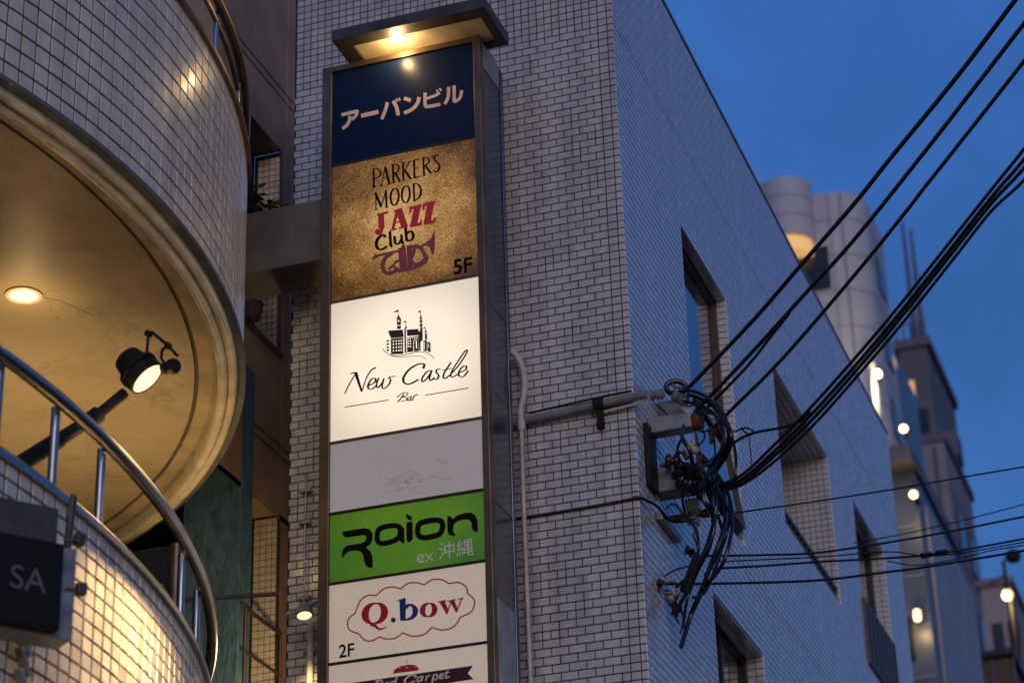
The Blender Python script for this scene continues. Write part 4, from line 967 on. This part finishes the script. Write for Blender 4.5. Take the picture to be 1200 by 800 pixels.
def blob(cx, cy, Y, r, m, name='clamp', n=9, seed=0):
    """bolted cable clamp: stacked discs with lugs"""
    rn = random.Random(seed); mb = MB(); c = Vector(onY(cx, cy, Y))
    ax_ = Vector((rn.uniform(-1, 1), rn.uniform(-.4, .4), rn.uniform(-.6, .6))).normalized()
    mb.lathe(c - ax_ * r, ax_, [(.0, 0), (r * .7, .002), (r, r * .3), (r, r * .7), (r * .6, r * .8), (r * .6, r * 1.2), (r * .95, r * 1.3), (r * .95, r * 1.7), (r * .5, r * 2), (.0, r * 2.02)], 14)
    for q in range(4):
        d = Vector((rn.gauss(0, 1), rn.gauss(0, 1), rn.gauss(0, 1))).normalized(); mb.bar(c, c + d * r * 1.7, r * .5, r * .4)
    return mb.build(name, m, hw, bevel=.002)
for i, (x, y, Y, r, m) in enumerate(((788, 541, 12.3, .045, 'black_rubber'), (808, 551, 12.3, .05, 'black_rubber'), (803, 566, 12.3, .05, 'black_rubber'), (815, 572, 12.35, .04, 'black_rubber'), (770, 684, 12.3, .03, 'black_rubber'), (787, 700, 12.4, .035, 'galv'), (793, 712, 12.4, .03, 'black_metal'), (808, 646, 12.5, .028, 'black_rubber'), (822, 560, 12.3, .034, 'black_rubber'), (796, 552, 12.25, .036, 'black_metal'), (799, 492, 12.3, .02, 'galv'), (812, 610, 12.5, .024, 'galv'), (826, 540, 12.35, .022, 'black_rubber'), (802, 690, 12.4, .024, 'black_rubber'), (835, 506, 12.4, .022, 'rust'))): blob(x, y, Y, r, m, seed=i)
ring = Vector(onY(792, 454, 12.5)); MB().tube([ring + Vector((.055 * cos(t), .02 * cos(t), .042 * sin(t))) for t in [2 * pi * k / 20 for k in range(20)]], .016, 8, closed=True).build('spool', 'black_rubber', hw, smooth=True)
mb = MB(); [mb.bar(ring, ring + Vector((.055 * cos(t), .02 * cos(t), .042 * sin(t))), .012, .012) for t in (0, 2.1, 4.2)]; mb.build('spool_spokes', 'black_rubber', hw)
for i, (p, q, r, m) in enumerate((((758, 464), (779, 461), .03, 'grey_pvc'), ((789, 462), (806, 472), .034, 'grey_pvc'), ((800, 476), (808, 488), .022, 'ceramic'), ((806, 520), (818, 530), .024, 'ceramic'), ((800, 528), (806, 538), .016, 'rust'), ((832, 503), (834, 520), .014, 'rust'))):
    A_, B_ = Vector(onY(*p, 12.4)), Vector(onY(*q, 12.4)); L_ = (B_ - A_).length
    MB().lathe(A_, B_ - A_, [(r * .5, 0), (r, L_ * .1), (r, L_ * .4), (r * .7, L_ * .45), (r * .7, L_ * .55), (r, L_ * .6), (r, L_ * .9), (r * .4, L_)], 14).build('insulator', m, hw, smooth=True)
# lower white insulator set and bar
z_ = onY(813, 593, 12.6).z; xq = onY(813, 593, 12.6).x
MB().box((xq - .045, 12.56, z_ - .035), (xq + .045, 12.64, z_ + .04)).build('insulator_block', 'ceramic', hw, bevel=.008)
MB().lathe((xq + .005, 12.6, z_ - .035), (0, 0, -1), [(.03, 0), (.034, .02), (.02, .03), (.026, .05), (.026, .08), (.012, .09), (.012, .13), (.0, .131)], 14).build('insulator', 'galv', hw, smooth=True)
obox('cross_bar', (XC, 12.6, z_ - .055), (xq + .09, 12.6, z_ - .055), .03, .03, 'rust')
obox('cross_bar', (XC, 12.35, onY(772, 682, 12.35).z), (onY(790, 680, 12.35).x, 12.35, onY(772, 682, 12.35).z), .025, .025, 'galv')
for i, pts in enumerate((((785, 700), (790, 718), (796, 730)), ((797, 712), (801, 726), (797, 742)), ((776, 668), (765, 672), (768, 682)), ((768, 682), (790, 668), (812, 662)), ((812, 625), (818, 645), (814, 665)), ((822, 470), (806, 476), (796, 470)), ((820, 498), (826, 512), (816, 524)), ((836, 505), (838, 540), (832, 570)), ((770, 474), (782, 486), (786, 500)), ((784, 540), (776, 552), (782, 566)), ((812, 500), (824, 506), (834, 500)), ((842, 503), (858, 506), (874, 501), (884, 506)), ((868, 501), (876, 508), (884, 507)), ((800, 602), (790, 590), (780, 596)), ((820, 600), (830, 596), (838, 602)), ((775, 690), (786, 694), (792, 706)))):
    MB().tube(smooth_path([onY(x, y, 12.45) for x, y in pts], 5), .006, 6).build('jumper_wire', 'black_rubber', hw, smooth=True)

# slack loops of service cable
loops = [
    ([(806, 462), (818, 466), (834, 474), (851, 494), (857, 514), (851, 534), (839, 552), (835, 570), (840, 586), (836, 614), (825, 647), (810, 666), (804, 682)], 12.35, .013, 'thick dark blue cable loop bulging farthest at the bracket top'),
    ([(834, 548), (842, 566), (849, 586), (849, 617), (835, 656), (824, 686), (810, 719), (798, 758)], 12.40, .014, 'cable tail hanging lowest beneath the bracket'),
    ([(838, 552), (852, 575), (858, 602), (856, 630), (846, 662), (826, 688), (814, 712)], 12.45, .0115, 'outermost cable loop below the bracket bending back to the wall'),
    ([(826, 482), (812, 488), (801, 500), (800, 514), (808, 528), (812, 546)], 12.2, .012, 'short cable bend curling left in front of the box arm'),
    ([(818, 481), (838, 486), (855, 506), (862, 532), (861, 560), (850, 578)], 12.5, .010, 'slim cable loop bulging right of the bracket'),
    ([(812, 572), (822, 584), (834, 600), (834, 630), (818, 660), (806, 690), (790, 720)], 12.3, .012, 'cable dropping from the black clamps to the lower clamp'),
    ([(796, 458), (812, 458), (830, 466), (846, 482), (853, 500), (852, 520), (842, 540), (828, 556), (818, 572)], 12.28, .011, 'cable loop starting at the black spool above the box arm'),
    ([(800, 470), (818, 474), (836, 484), (846, 502), (846, 524), (834, 544), (826, 566), (832, 586), (838, 608), (832, 640), (818, 668), (806, 700), (800, 735)], 12.32, .010, 'long inner cable running from the insulators to the lowest tail'),
    ([(808, 526), (822, 532), (832, 546), (836, 562), (846, 580), (852, 600), (852, 624), (842, 650), (826, 674)], 12.38, .0095, 'slim cable bulging right below the black clamps'),
    ([(800, 512), (794, 526), (798, 540), (810, 548), (824, 546), (836, 536)], 12.22, .0085, 'thin cable hooking under the box arm end'),
    ([(806, 566), (800, 582), (804, 604), (816, 622), (818, 648), (808, 672), (792, 688)], 12.34, .009, 'thin cable passing left of the pale insulator block'),
    ([(838, 500), (846, 516), (842, 540), (826, 562), (826, 590), (842, 606), (846, 640), (828, 690), (812, 700)], 12.42, .010, 'S shaped cable winding down through the middle of the loops')]
for pts, Y, r, lab in loops:
    cable('looped_cable', lab, [onY(x, y, Y + .1 * sin(i * 1.3)) for i, (x, y) in enumerate(pts)], r, 'cable_blue', 'slack cables looping below the bracket')
mb = MB().tube([onY(818, 652, 12.42), onY(806, 684, 12.42)], .032, 10).build('taped_joint', 'black_rubber', hw, smooth=True)
# overhead lines to the upper right
def span(name, lab, pts, Y0, Y1, r, grp, m='black_rubber'):
    P = []; x0, x1 = pts[0][0], pts[-1][0]
    for x, y in pts: t = (x - x0) / (x1 - x0); P.append(onY(x, y, Y0 + (Y1 - Y0) * t))
    cable(name, lab, P, r, m, grp)
G1 = 'overhead lines to the upper right'
span('overhead_cable', 'uppermost single overhead cable rising to the upper right', [(800, 461), (880, 378), (940, 309), (1000, 240), (1048, 180), (1120, 92), (1190, 0), (1240, -66)], 12.5, 9.6, .0125, G1)
span('overhead_cable', 'second overhead cable from the top rising to the upper right', [(814, 483), (880, 414), (940, 348), (1000, 282), (1082, 180), (1142, 103), (1200, 28), (1250, -36)], 12.45, 9.6, .0115, G1)
span('overhead_cable', 'short strand splitting off below the second overhead cable', [(824, 482), (850, 456), (880, 424), (905, 392), (925, 367)], 12.45, 11.9, .009, G1)
span('overhead_cable', 'third overhead cable from the top, slightly kinked', [(836, 502), (857, 480), (917, 420), (1000, 324), (1060, 250), (1084, 219), (1115, 180), (1200, 72), (1240, 20)], 12.45, 9.8, .0105, G1)
G2 = 'thick bundle of overhead cables'
for i, (d0, d1, d2, d3, r, lab) in enumerate(((-8, -12, -9, -9, .0090, 'topmost strand of the thick black cable bundle'), (0, -3, 0, 3, .0098, 'second strand in the middle of the thick cable bundle'), (6, 4, 7, 13, .0098, 'third strand in the middle of the thick cable bundle'), (11, 12, 16, 27, .0085, 'lowest strand of the thick black cable bundle'))):
    span('bundled_cable', lab, [(838, 572 + d0 * .3), (868, 562 + d0 * .6), (905, 533 + d1 * .8), (955, 484 + d1), (1018, 413 + d1), (1062, 357 + d2), (1120, 284 + d2), (1162, 231 + d2), (1200, 184 + d3), (1240, 132 + d3)], 12.45, 10.2, r, G2)
span('branch_cable', 'thin twisted branch cable joining the thick bundle from below left', [(830, 548), (846, 530), (864, 516), (884, 507), (920, 500), (938, 493), (950, 482)], 12.4, 12.0, .0085, None)
span('tie_wire', 'thin wire hanging below the branch cable', [(878, 509), (879, 525), (880, 532), (874, 552), (862, 566)][:3] + [(880.5, 548)], 12.25, 12.25, .004, None)
G3 = 'thin lines crossing the lower right'
span('thin_line', 'highest thin line crossing the side wall below the deep window top', [(822, 606), (880, 598), (960, 586.5), (1047, 573), (1110, 562), (1210, 545)], 12.7, 14.5, .0055, G3)
span('thin_line', 'thin line passing just under the highest one at the right edge', [(1000, 636), (1060, 625), (1130, 609), (1210, 588)], 16.5, 17.0, .005, G3)
span('thin_line', 'second thin line meeting the right edge beside the dark lamp', [(822, 651), (890, 650), (960, 647), (1060, 632), (1130, 619), (1210, 603)], 12.7, 15, .0072, G3)
span('thin_line', 'third thin line with knots near the street lamps', [(831, 666), (890, 663), (960, 658), (1050, 653), (1084, 650), (1140, 642), (1210, 629)], 12.7, 15, .0072, G3)
span('thin_line', 'lowest thin line reaching the wall bracket by the corner', [(772, 684), (860, 683), (960, 679.5), (1030, 671), (1078, 665), (1140, 655), (1210, 643)], 12.4, 14.6, .0080, G3)
span('thin_line', 'faint thin line crossing just above the third one beside the deep window', [(840, 658), (900, 655), (965, 652), (1040, 646), (1084, 651), (1130, 647), (1210, 633)], 12.75, 15.1, .0045, G3)
span('thin_line', 'faint thin line sagging between the third and lowest lines at right', [(1040, 657), (1075, 662), (1120, 655), (1160, 645), (1210, 637)], 14.6, 15.2, .0045, G3)
for x, y in ((1085, 650), (1103, 647)):
    MB().tube([onY(x - 5, y + 1, 14.1), onY(x + 6, y - 1, 14.15)], .018, 8).build('line_splice', 'black_rubber', hw)

# ================================================================== background street
def facade(root, name, xl, xr, yt, yb, Y, m):
    """front wall seen between pixel columns at distance Y, vertical, down to the ground"""
    a, b = onY(xl, yt, Y), onY(xr, yt, Y); return a.x, b.x, (a.z + b.z) / 2
# white tower with rounded turret
YT = 60.
wt = thing('white_tower', 'pale tower with rounded turret rising behind the tiled building', 'building', onY(960, 700, YT))
xa, xb_, zt = facade(None, '', 952, 1008, 224, 0, YT, None); xl0 = onY(880, 300, YT).x
L_ = 3.3
rr_ = 1.0; N_ = 14
out = [(xl0, YT), (xb_ - rr_, YT)] + [(xb_ - rr_ + rr_ * sin(t), YT + rr_ - rr_ * cos(t)) for t in [pi / 2 * k / N_ for k in range(1, N_ + 1)]] + [(xb_, YT + L_), (xl0, YT + L_)]
nn = len(out); wl = MB().add([(x, y, 0) for x, y in out] + [(x, y, zt) for x, y in out], [tuple(range(nn))[::-1], tuple(range(nn, 2 * nn))] + [(k, (k + 1) % nn, (k + 1) % nn + nn, k + nn) for k in range(nn)])
wl.build('wall', 'bg_white', wt, smooth=True)
tc_ = onY(921, 240, YT); tr = (onY(953, 240, YT).x - onY(889, 240, YT).x) / 2; ztt = onY(920, 206, YT - .9).z; ztb = onY(936, 276, YT - .6).z
MB().lathe((tc_.x, YT - .1, ztb), (0, 0, 1), [(tr - .03, 0), (tr, .01), (tr, ztt - ztb), (tr - .05, ztt - ztb + .03), (0, ztt - ztb + .05)], 48).build('turret', 'bg_white', wt, smooth=True)
for k in (1, 2): MB().lathe((tc_.x, YT - .1, ztb + (ztt - ztb) * k / 3), (0, 0, 1), [(tr - .05, 0), (tr + .008, .001), (tr + .008, .03), (tr - .05, .031)], 48).build('turret_joint', 'bg_joint', wt)
MB().lathe((tc_.x, YT - .1, ztb - .45), (0, 0, 1), [(tr * .86, 0), (tr * .86, .44)], 48).build('turret_neck', 'bg_lit', wt, smooth=True)
x0, x1 = onY(922, 320, YT).x, onY(973, 320, YT).x; z1_, z0_ = onY(950, 292, YT).z, onY(950, 342, YT).z
wf = MB().box((x0, YT - .04, z0_), (x1, YT + .02, z1_)).build('window', 'frame_dark', wt)
MB().box((x0 + .1, YT - .06, z0_ + .1), (x1 - .1, YT - .045, z0_ + (z1_ - z0_) * .42)).build('pane', 'glass_bg', wf); MB().box((x0 + .1, YT - .06, z0_ + (z1_ - z0_) * .46), (x1 - .1, YT - .045, z1_ - .1)).build('pane', 'glass_bg', wf)
for k in range(9):
    z = zt - .9 - k * 1.15; P = [(x + (.012 if x > xl0 + .1 else 0), y - (.012 if y < YT + rr_ else 0)) for x, y in out[:-2]] + [(xb_ + .012, YT + L_ * .97)]
    j_ = MB(); n2 = len(P); j_.add([(x, y, z) for x, y in P] + [(x, y, z + .035) for x, y in P], [(i, i + 1, i + 1 + n2, i + n2) for i in range(n2 - 1)]); j_.build('joint', 'bg_joint', wt, fix=False)
for k in range(3):
    z = zt - 2.6 - k * 2.3
    f = MB().box((xb_ - .02, YT + 1.5, z), (xb_ + .03, YT + 2.6, z + 1.2)).build('window', 'frame_dark', wt); MB().box((xb_ + .03, YT + 1.58, z + .08), (xb_ + .045, YT + 2.52, z + 1.12)).build('pane', 'glass_bg', f)
for xx in (975, 990): X_ = onY(xx, 300, YT).x; MB().box((X_, YT - .011, 0), (X_ + .035, YT + .01, zt - .05)).build('joint', 'bg_joint', wt)
aw = onY(1050, 430, YT + 3.4)
MB().box((xb_ - 1, YT + 3.32, 0), (aw.x, YT + 7, onX(1046, 405, xb_).z)).build('rear_wing', 'bg_navy', wt)
q_ = onY(1042, 418, YT + 2.6); MB().box((xb_ + .01, YT + 2.2, q_.z - .1), (aw.x, YT + 3.3, q_.z + .12)).build('lit_soffit', 'bg_lit', wt)
# grey stair tower with masts
YG = 78.
gt = thing('grey_stair_tower', 'dark grey stair tower topped by two thin masts', 'building', onY(1070, 700, YG))
xa, xb_, zt = facade(None, '', 1052, 1086, 408, 0, YG, None)
MB().box((xa, YG, 0), (xb_, YG + 6, zt)).build('wall', 'bg_grey', gt)
MB().box((xa - .15, YG - .15, zt), (xb_ + .15, YG + 6, zt + .35)).build('cornice', 'bg_grey', gt)
x0, x1 = onY(1056, 455, YG).x, onY(1072, 455, YG).x; MB().box((x0, YG - .05, onY(1064, 470, YG).z), (x1, YG + .02, onY(1064, 447, YG).z)).build('lit_window', 'bg_lit', gt)
X_ = (x0 + x1) / 2; MB().box((X_ - .04, YG - .09, onY(1064, 470, YG).z), (X_ + .04, YG - .052, onY(1064, 447, YG).z)).build('mullion', 'frame_dark', gt)
for (xt, yt, xb2) in ((1057, 252, 1071), (1064, 262, 1080)):
    a = onY(xb2, 400, YG); b = onY(xt, yt, YG); MB().tube([(a.x, YG + .5, zt), (a.x, YG + .5, b.z)], [.13, .05], 8).build('mast', 'bg_grey', gt)
for k in range(6):
    z = onY(1070, 490, YG).z - 1.2 - k * 3.0
    for xx in (1057, 1076):
        X_ = onY(xx, 480, YG).x; f = MB().box((X_ - .25, YG - .05, z), (X_ + .35, YG + .02, z + 1.5)).build('window', 'frame_dark', gt); MB().box((X_ - .19, YG - .07, z + .06), (X_ + .29, YG - .052, z + 1.44)).build('pane', 'glass_bg', f)
for k in range(5):
    z = zt + .35 + .5; X_ = xa + k * (xb_ - xa) / 4; MB().tube([(X_, YG, zt + .3), (X_, YG, zt + 1.0)], .035, 6).build('roof_rail_post', 'bg_grey', gt)
MB().tube([(xa, YG, zt + 1.0), (xb_, YG, zt + 1.0)], .035, 6).build('roof_rail', 'bg_grey', gt)
# mauve office block
YM = 72.
mb_ = thing('mauve_block', 'mauve grey block with receding right side below the stair tower', 'building', onY(1100, 700, YM))
xa, xb_, zt = facade(None, '', 1062, 1106, 520, 0, YM, None)
MB().box((xa, YM, 0), (xb_, YM + 5.6, zt)).build('wall', 'bg_mauve', mb_)
MB().box((xa - .1, YM - .1, zt), (xb_ + .1, YM + 5.7, zt + .3)).build('parapet', 'bg_grey', mb_)
for k in range(6):
    z = zt - 1.6 - k * 2.2; MB().box((xa, YM - .03, z), (xb_ + .03, YM + 5.5, z + .06)).build('joint', 'bg_joint', mb_)
MB().box((xa + .5, YM + 2, zt + .3), (xa + 1.4, YM + 3.2, zt + 1.2)).build('roof_unit', 'bg_grey', mb_)
MB().tube([(xb_ - .3, YM - .06, 0), (xb_ - .3, YM - .06, zt - .2)], .05, 8).build('down_pipe', 'bg_grey', mb_)
for k in range(6):
    z = zt - 3.2 - k * 2.2
    for X_ in (xa + .35, xa + 1.1):
        if X_ + .5 < xb_ - .35: f = MB().box((X_, YM - .05, z), (X_ + .5, YM + .02, z + 1.1)).build('window', 'frame_dark', mb_); MB().box((X_ + .05, YM - .07, z + .05), (X_ + .45, YM - .052, z + 1.05)).build('pane', 'glass_bg', f)
for k in range(5):
    z = zt - 3.4 - k * 2.9
    for yy in (YM + 1, YM + 3.4):
        f = MB().box((xb_ - .02, yy, z), (xb_ + .05, yy + 1.2, z + 1.5)).build('window', 'frame_dark', mb_); MB().box((xb_ + .05, yy + .1, z + .1), (xb_ + .07, yy + 1.1, z + 1.4)).build('pane', 'glass_bg', f)
# navy glass house with globe lamps, pale fin beside it
YN = 34.
nb = thing('navy_house', 'narrow navy clad house just past the end of the tiled building', 'building', onY(1060, 790, YN))
xa, xb_, zt = facade(None, '', 1030, 1072, 555, 0, YN, None)
MB().box((xa, YN, 0), (xb_, YN + 4, zt)).build('wall', 'bg_navy', nb)
MB().box((xa, YN - .5, zt), (xb_ + .05, YN + 4, zt + .25)).build('eaves', 'bg_grey', nb)
x2 = onY(1092, 700, YN).x; MB().box((xb_ + .002, YN + .6, 0), (x2, YN + 5, zt - .35)).build('fin_wall', 'bg_fin', nb)
for k in range(6):
    z = zt - .9 - k * .8; MB().box((xa, YN - .02, z), (xb_ - .02, YN + .01, z + .03)).build('cladding_joint', 'bg_joint', nb)
x0 = onY(1056, 745, YN).x; x1 = onY(1071, 745, YN).x; zc_ = onY(1064, 750, YN).z
f = MB().box((x0, YN - .05, zc_ - .3), (x1, YN, zc_ + .35)).build('window', 'frame_dark', nb); MB().box((x0 + .03, YN - .06, zc_ - .27), (x1 - .03, YN - .052, zc_ + .32)).build('pane', 'glass_bg', f)
# low brown roof
YR = 44.
lr = thing('low_brown_house', 'low house with brown parapet at the bottom right edge', 'building', onY(1140, 800, YR))
xa, xb_, zt = facade(None, '', 1096, 1184, 774, 0, YR, None)
MB().box((xa, YR, 0), (xb_, YR + 6, zt)).build('wall', 'bg_brown', lr); MB().box((xa - .1, YR - .15, zt), (xb_ + .1, YR + 6, zt + .12)).build('parapet_cap', 'frame_dark', lr)
for k in range(4): X_ = xa + .25 + k * .4; MB().box((X_, YR - .03, zt - .7), (X_ + .04, YR, zt - .02)).build('post', 'bg_grey', lr)
# far right house
YH = 64.
fh = thing('pale_far_house', 'pale house lit by the street lamp at the far right', 'building', onY(1170, 790, YH))
xa, xb_, zt = facade(None, '', 1148, 1184, 686, 0, YH, None)
MB().box((xa, YH, 0), (xb_, YH + 6, zt)).build('wall', 'bg_mauve', fh); MB().box((xa - .08, YH - .1, zt), (xb_ + .08, YH + 6, zt + .2)).build('roof_edge', 'bg_grey', fh)
for k in range(2):
    X_ = xa + .2 + k * .45; f = MB().box((X_, YH - .05, zt - 1.9), (X_ + .3, YH, zt - 1.1)).build('window', 'frame_dark', fh); MB().box((X_ + .04, YH - .07, zt - 1.86), (X_ + .26, YH - .052, zt - 1.14)).build('pane', 'glass_bg', f)
# glowing wall lamps
def wall_lamp(label, x, y, Y, r, en, wash, name='wall_lamp'):
    p = Vector(onY(x, y, Y)); t = thing(name, label, 'lamp', p, 'glowing lamps down the street')
    MB().lathe(p - Vector((0, 0, r)), (0, 0, 1), [(0, 0)] + [(r * sin(pi * k / 10), r - r * cos(pi * k / 10)) for k in range(1, 10)] + [(0, 2 * r)], 20).build('globe', 'lamp_globe', t, smooth=True)
    MB().bar(p + Vector((0, r, 0)), p + Vector((0, r + .35, 0)), .06, .06).build('bracket', 'black_metal', t)
    lamp('globe_light', 'POINT', p + Vector((0, -r - .1, -.1)), en, WARM, t, r)
    return p
XT = onY(1008, 224, YT).x; yl = onX(1028, 438, XT + .22).y
wall_lamp('upper glowing lamp above a lit pale pilaster', 1028, 438, yl, .125, 30, None)
wall_lamp('glowing lamp on the dark facade midway down the street', 1059, 502, 50, .095, 7, None)
wall_lamp('glowing lamp beside the top of the navy house', 1070.5, 579, YN - .6, .068, 2, None)
p = Vector(onY(1075, 721, YN - .25)); t = thing('wall_lamp', 'tall oval lamp glowing on the navy house near the bottom', 'lamp', p, 'glowing lamps down the street')
MB().lathe(p - Vector((0, 0, .1)), (0, 0, 1), [(0, 0), (.05, .02), (.06, .06), (.06, .15), (.05, .19), (0, .21)], 16).build('globe', 'lamp_globe', t, smooth=True); MB().box((p.x - .02, p.y + .05, p.z - .03), (p.x + .02, YN + .7, p.z + .03)).build('bracket', 'black_metal', t)
lamp('globe_light', 'POINT', p + Vector((0, -.2, -.1)), 1.2, WARM, t, .06)
# pilaster lit by the upper lamp
pa = onX(1028, 438, XT + .22); MB().box((XT + .002, yl + .3, 0), (XT + .12, yl + .75, pa.z + .5)).build('lit_pilaster', 'bg_white', wt)
# street lamp and dark round lamp head
sl_ = thing('street_lamp', 'lit street lamp globe in front of the pale far house', 'lamp', onY(1181, 800, 50), 'glowing lamps down the street')
p = Vector(onY(1181, 697, 50)); MB().lathe(p - Vector((0, 0, .12)), (0, 0, 1), [(0, 0), (.08, .03), (.12, .12), (.09, .22), (0, .25)], 18).build('globe', 'lamp_globe', sl_, smooth=True); MB().tube([(p.x + .05, 50.1, 0), (p.x + .05, 50.1, p.z)], .05, 8).build('pole', 'black_metal', sl_)
lamp('street_light', 'POINT', p + Vector((-.2, -.2, -.2)), 15, WARM, sl_, .12)
ds = thing('round_lamp_head', 'dark round lamp head on a thin mast at the right edge', 'lamp', onY(1182, 800, 56))
p = Vector(onY(1187, 651, 56)); MB().lathe(p - Vector((0, 0, .17)), (0, 0, 1), [(0, 0), (.13, .02), (.195, .11), (.195, .2), (.13, .3), (0, .34)], 18).build('head', 'black_metal', ds, smooth=True)
q = onY(1180, 690, 56); MB().tube([(q.x, 56, 0), (q.x, 56, p.z - .1), (p.x, 56, p.z)], .04, 8).build('mast', 'black_metal', ds); MB().tube([(q.x, 56, p.z - .45), (q.x - .4, 56, p.z - .65)], .022, 6).build('stay', 'black_metal', ds)
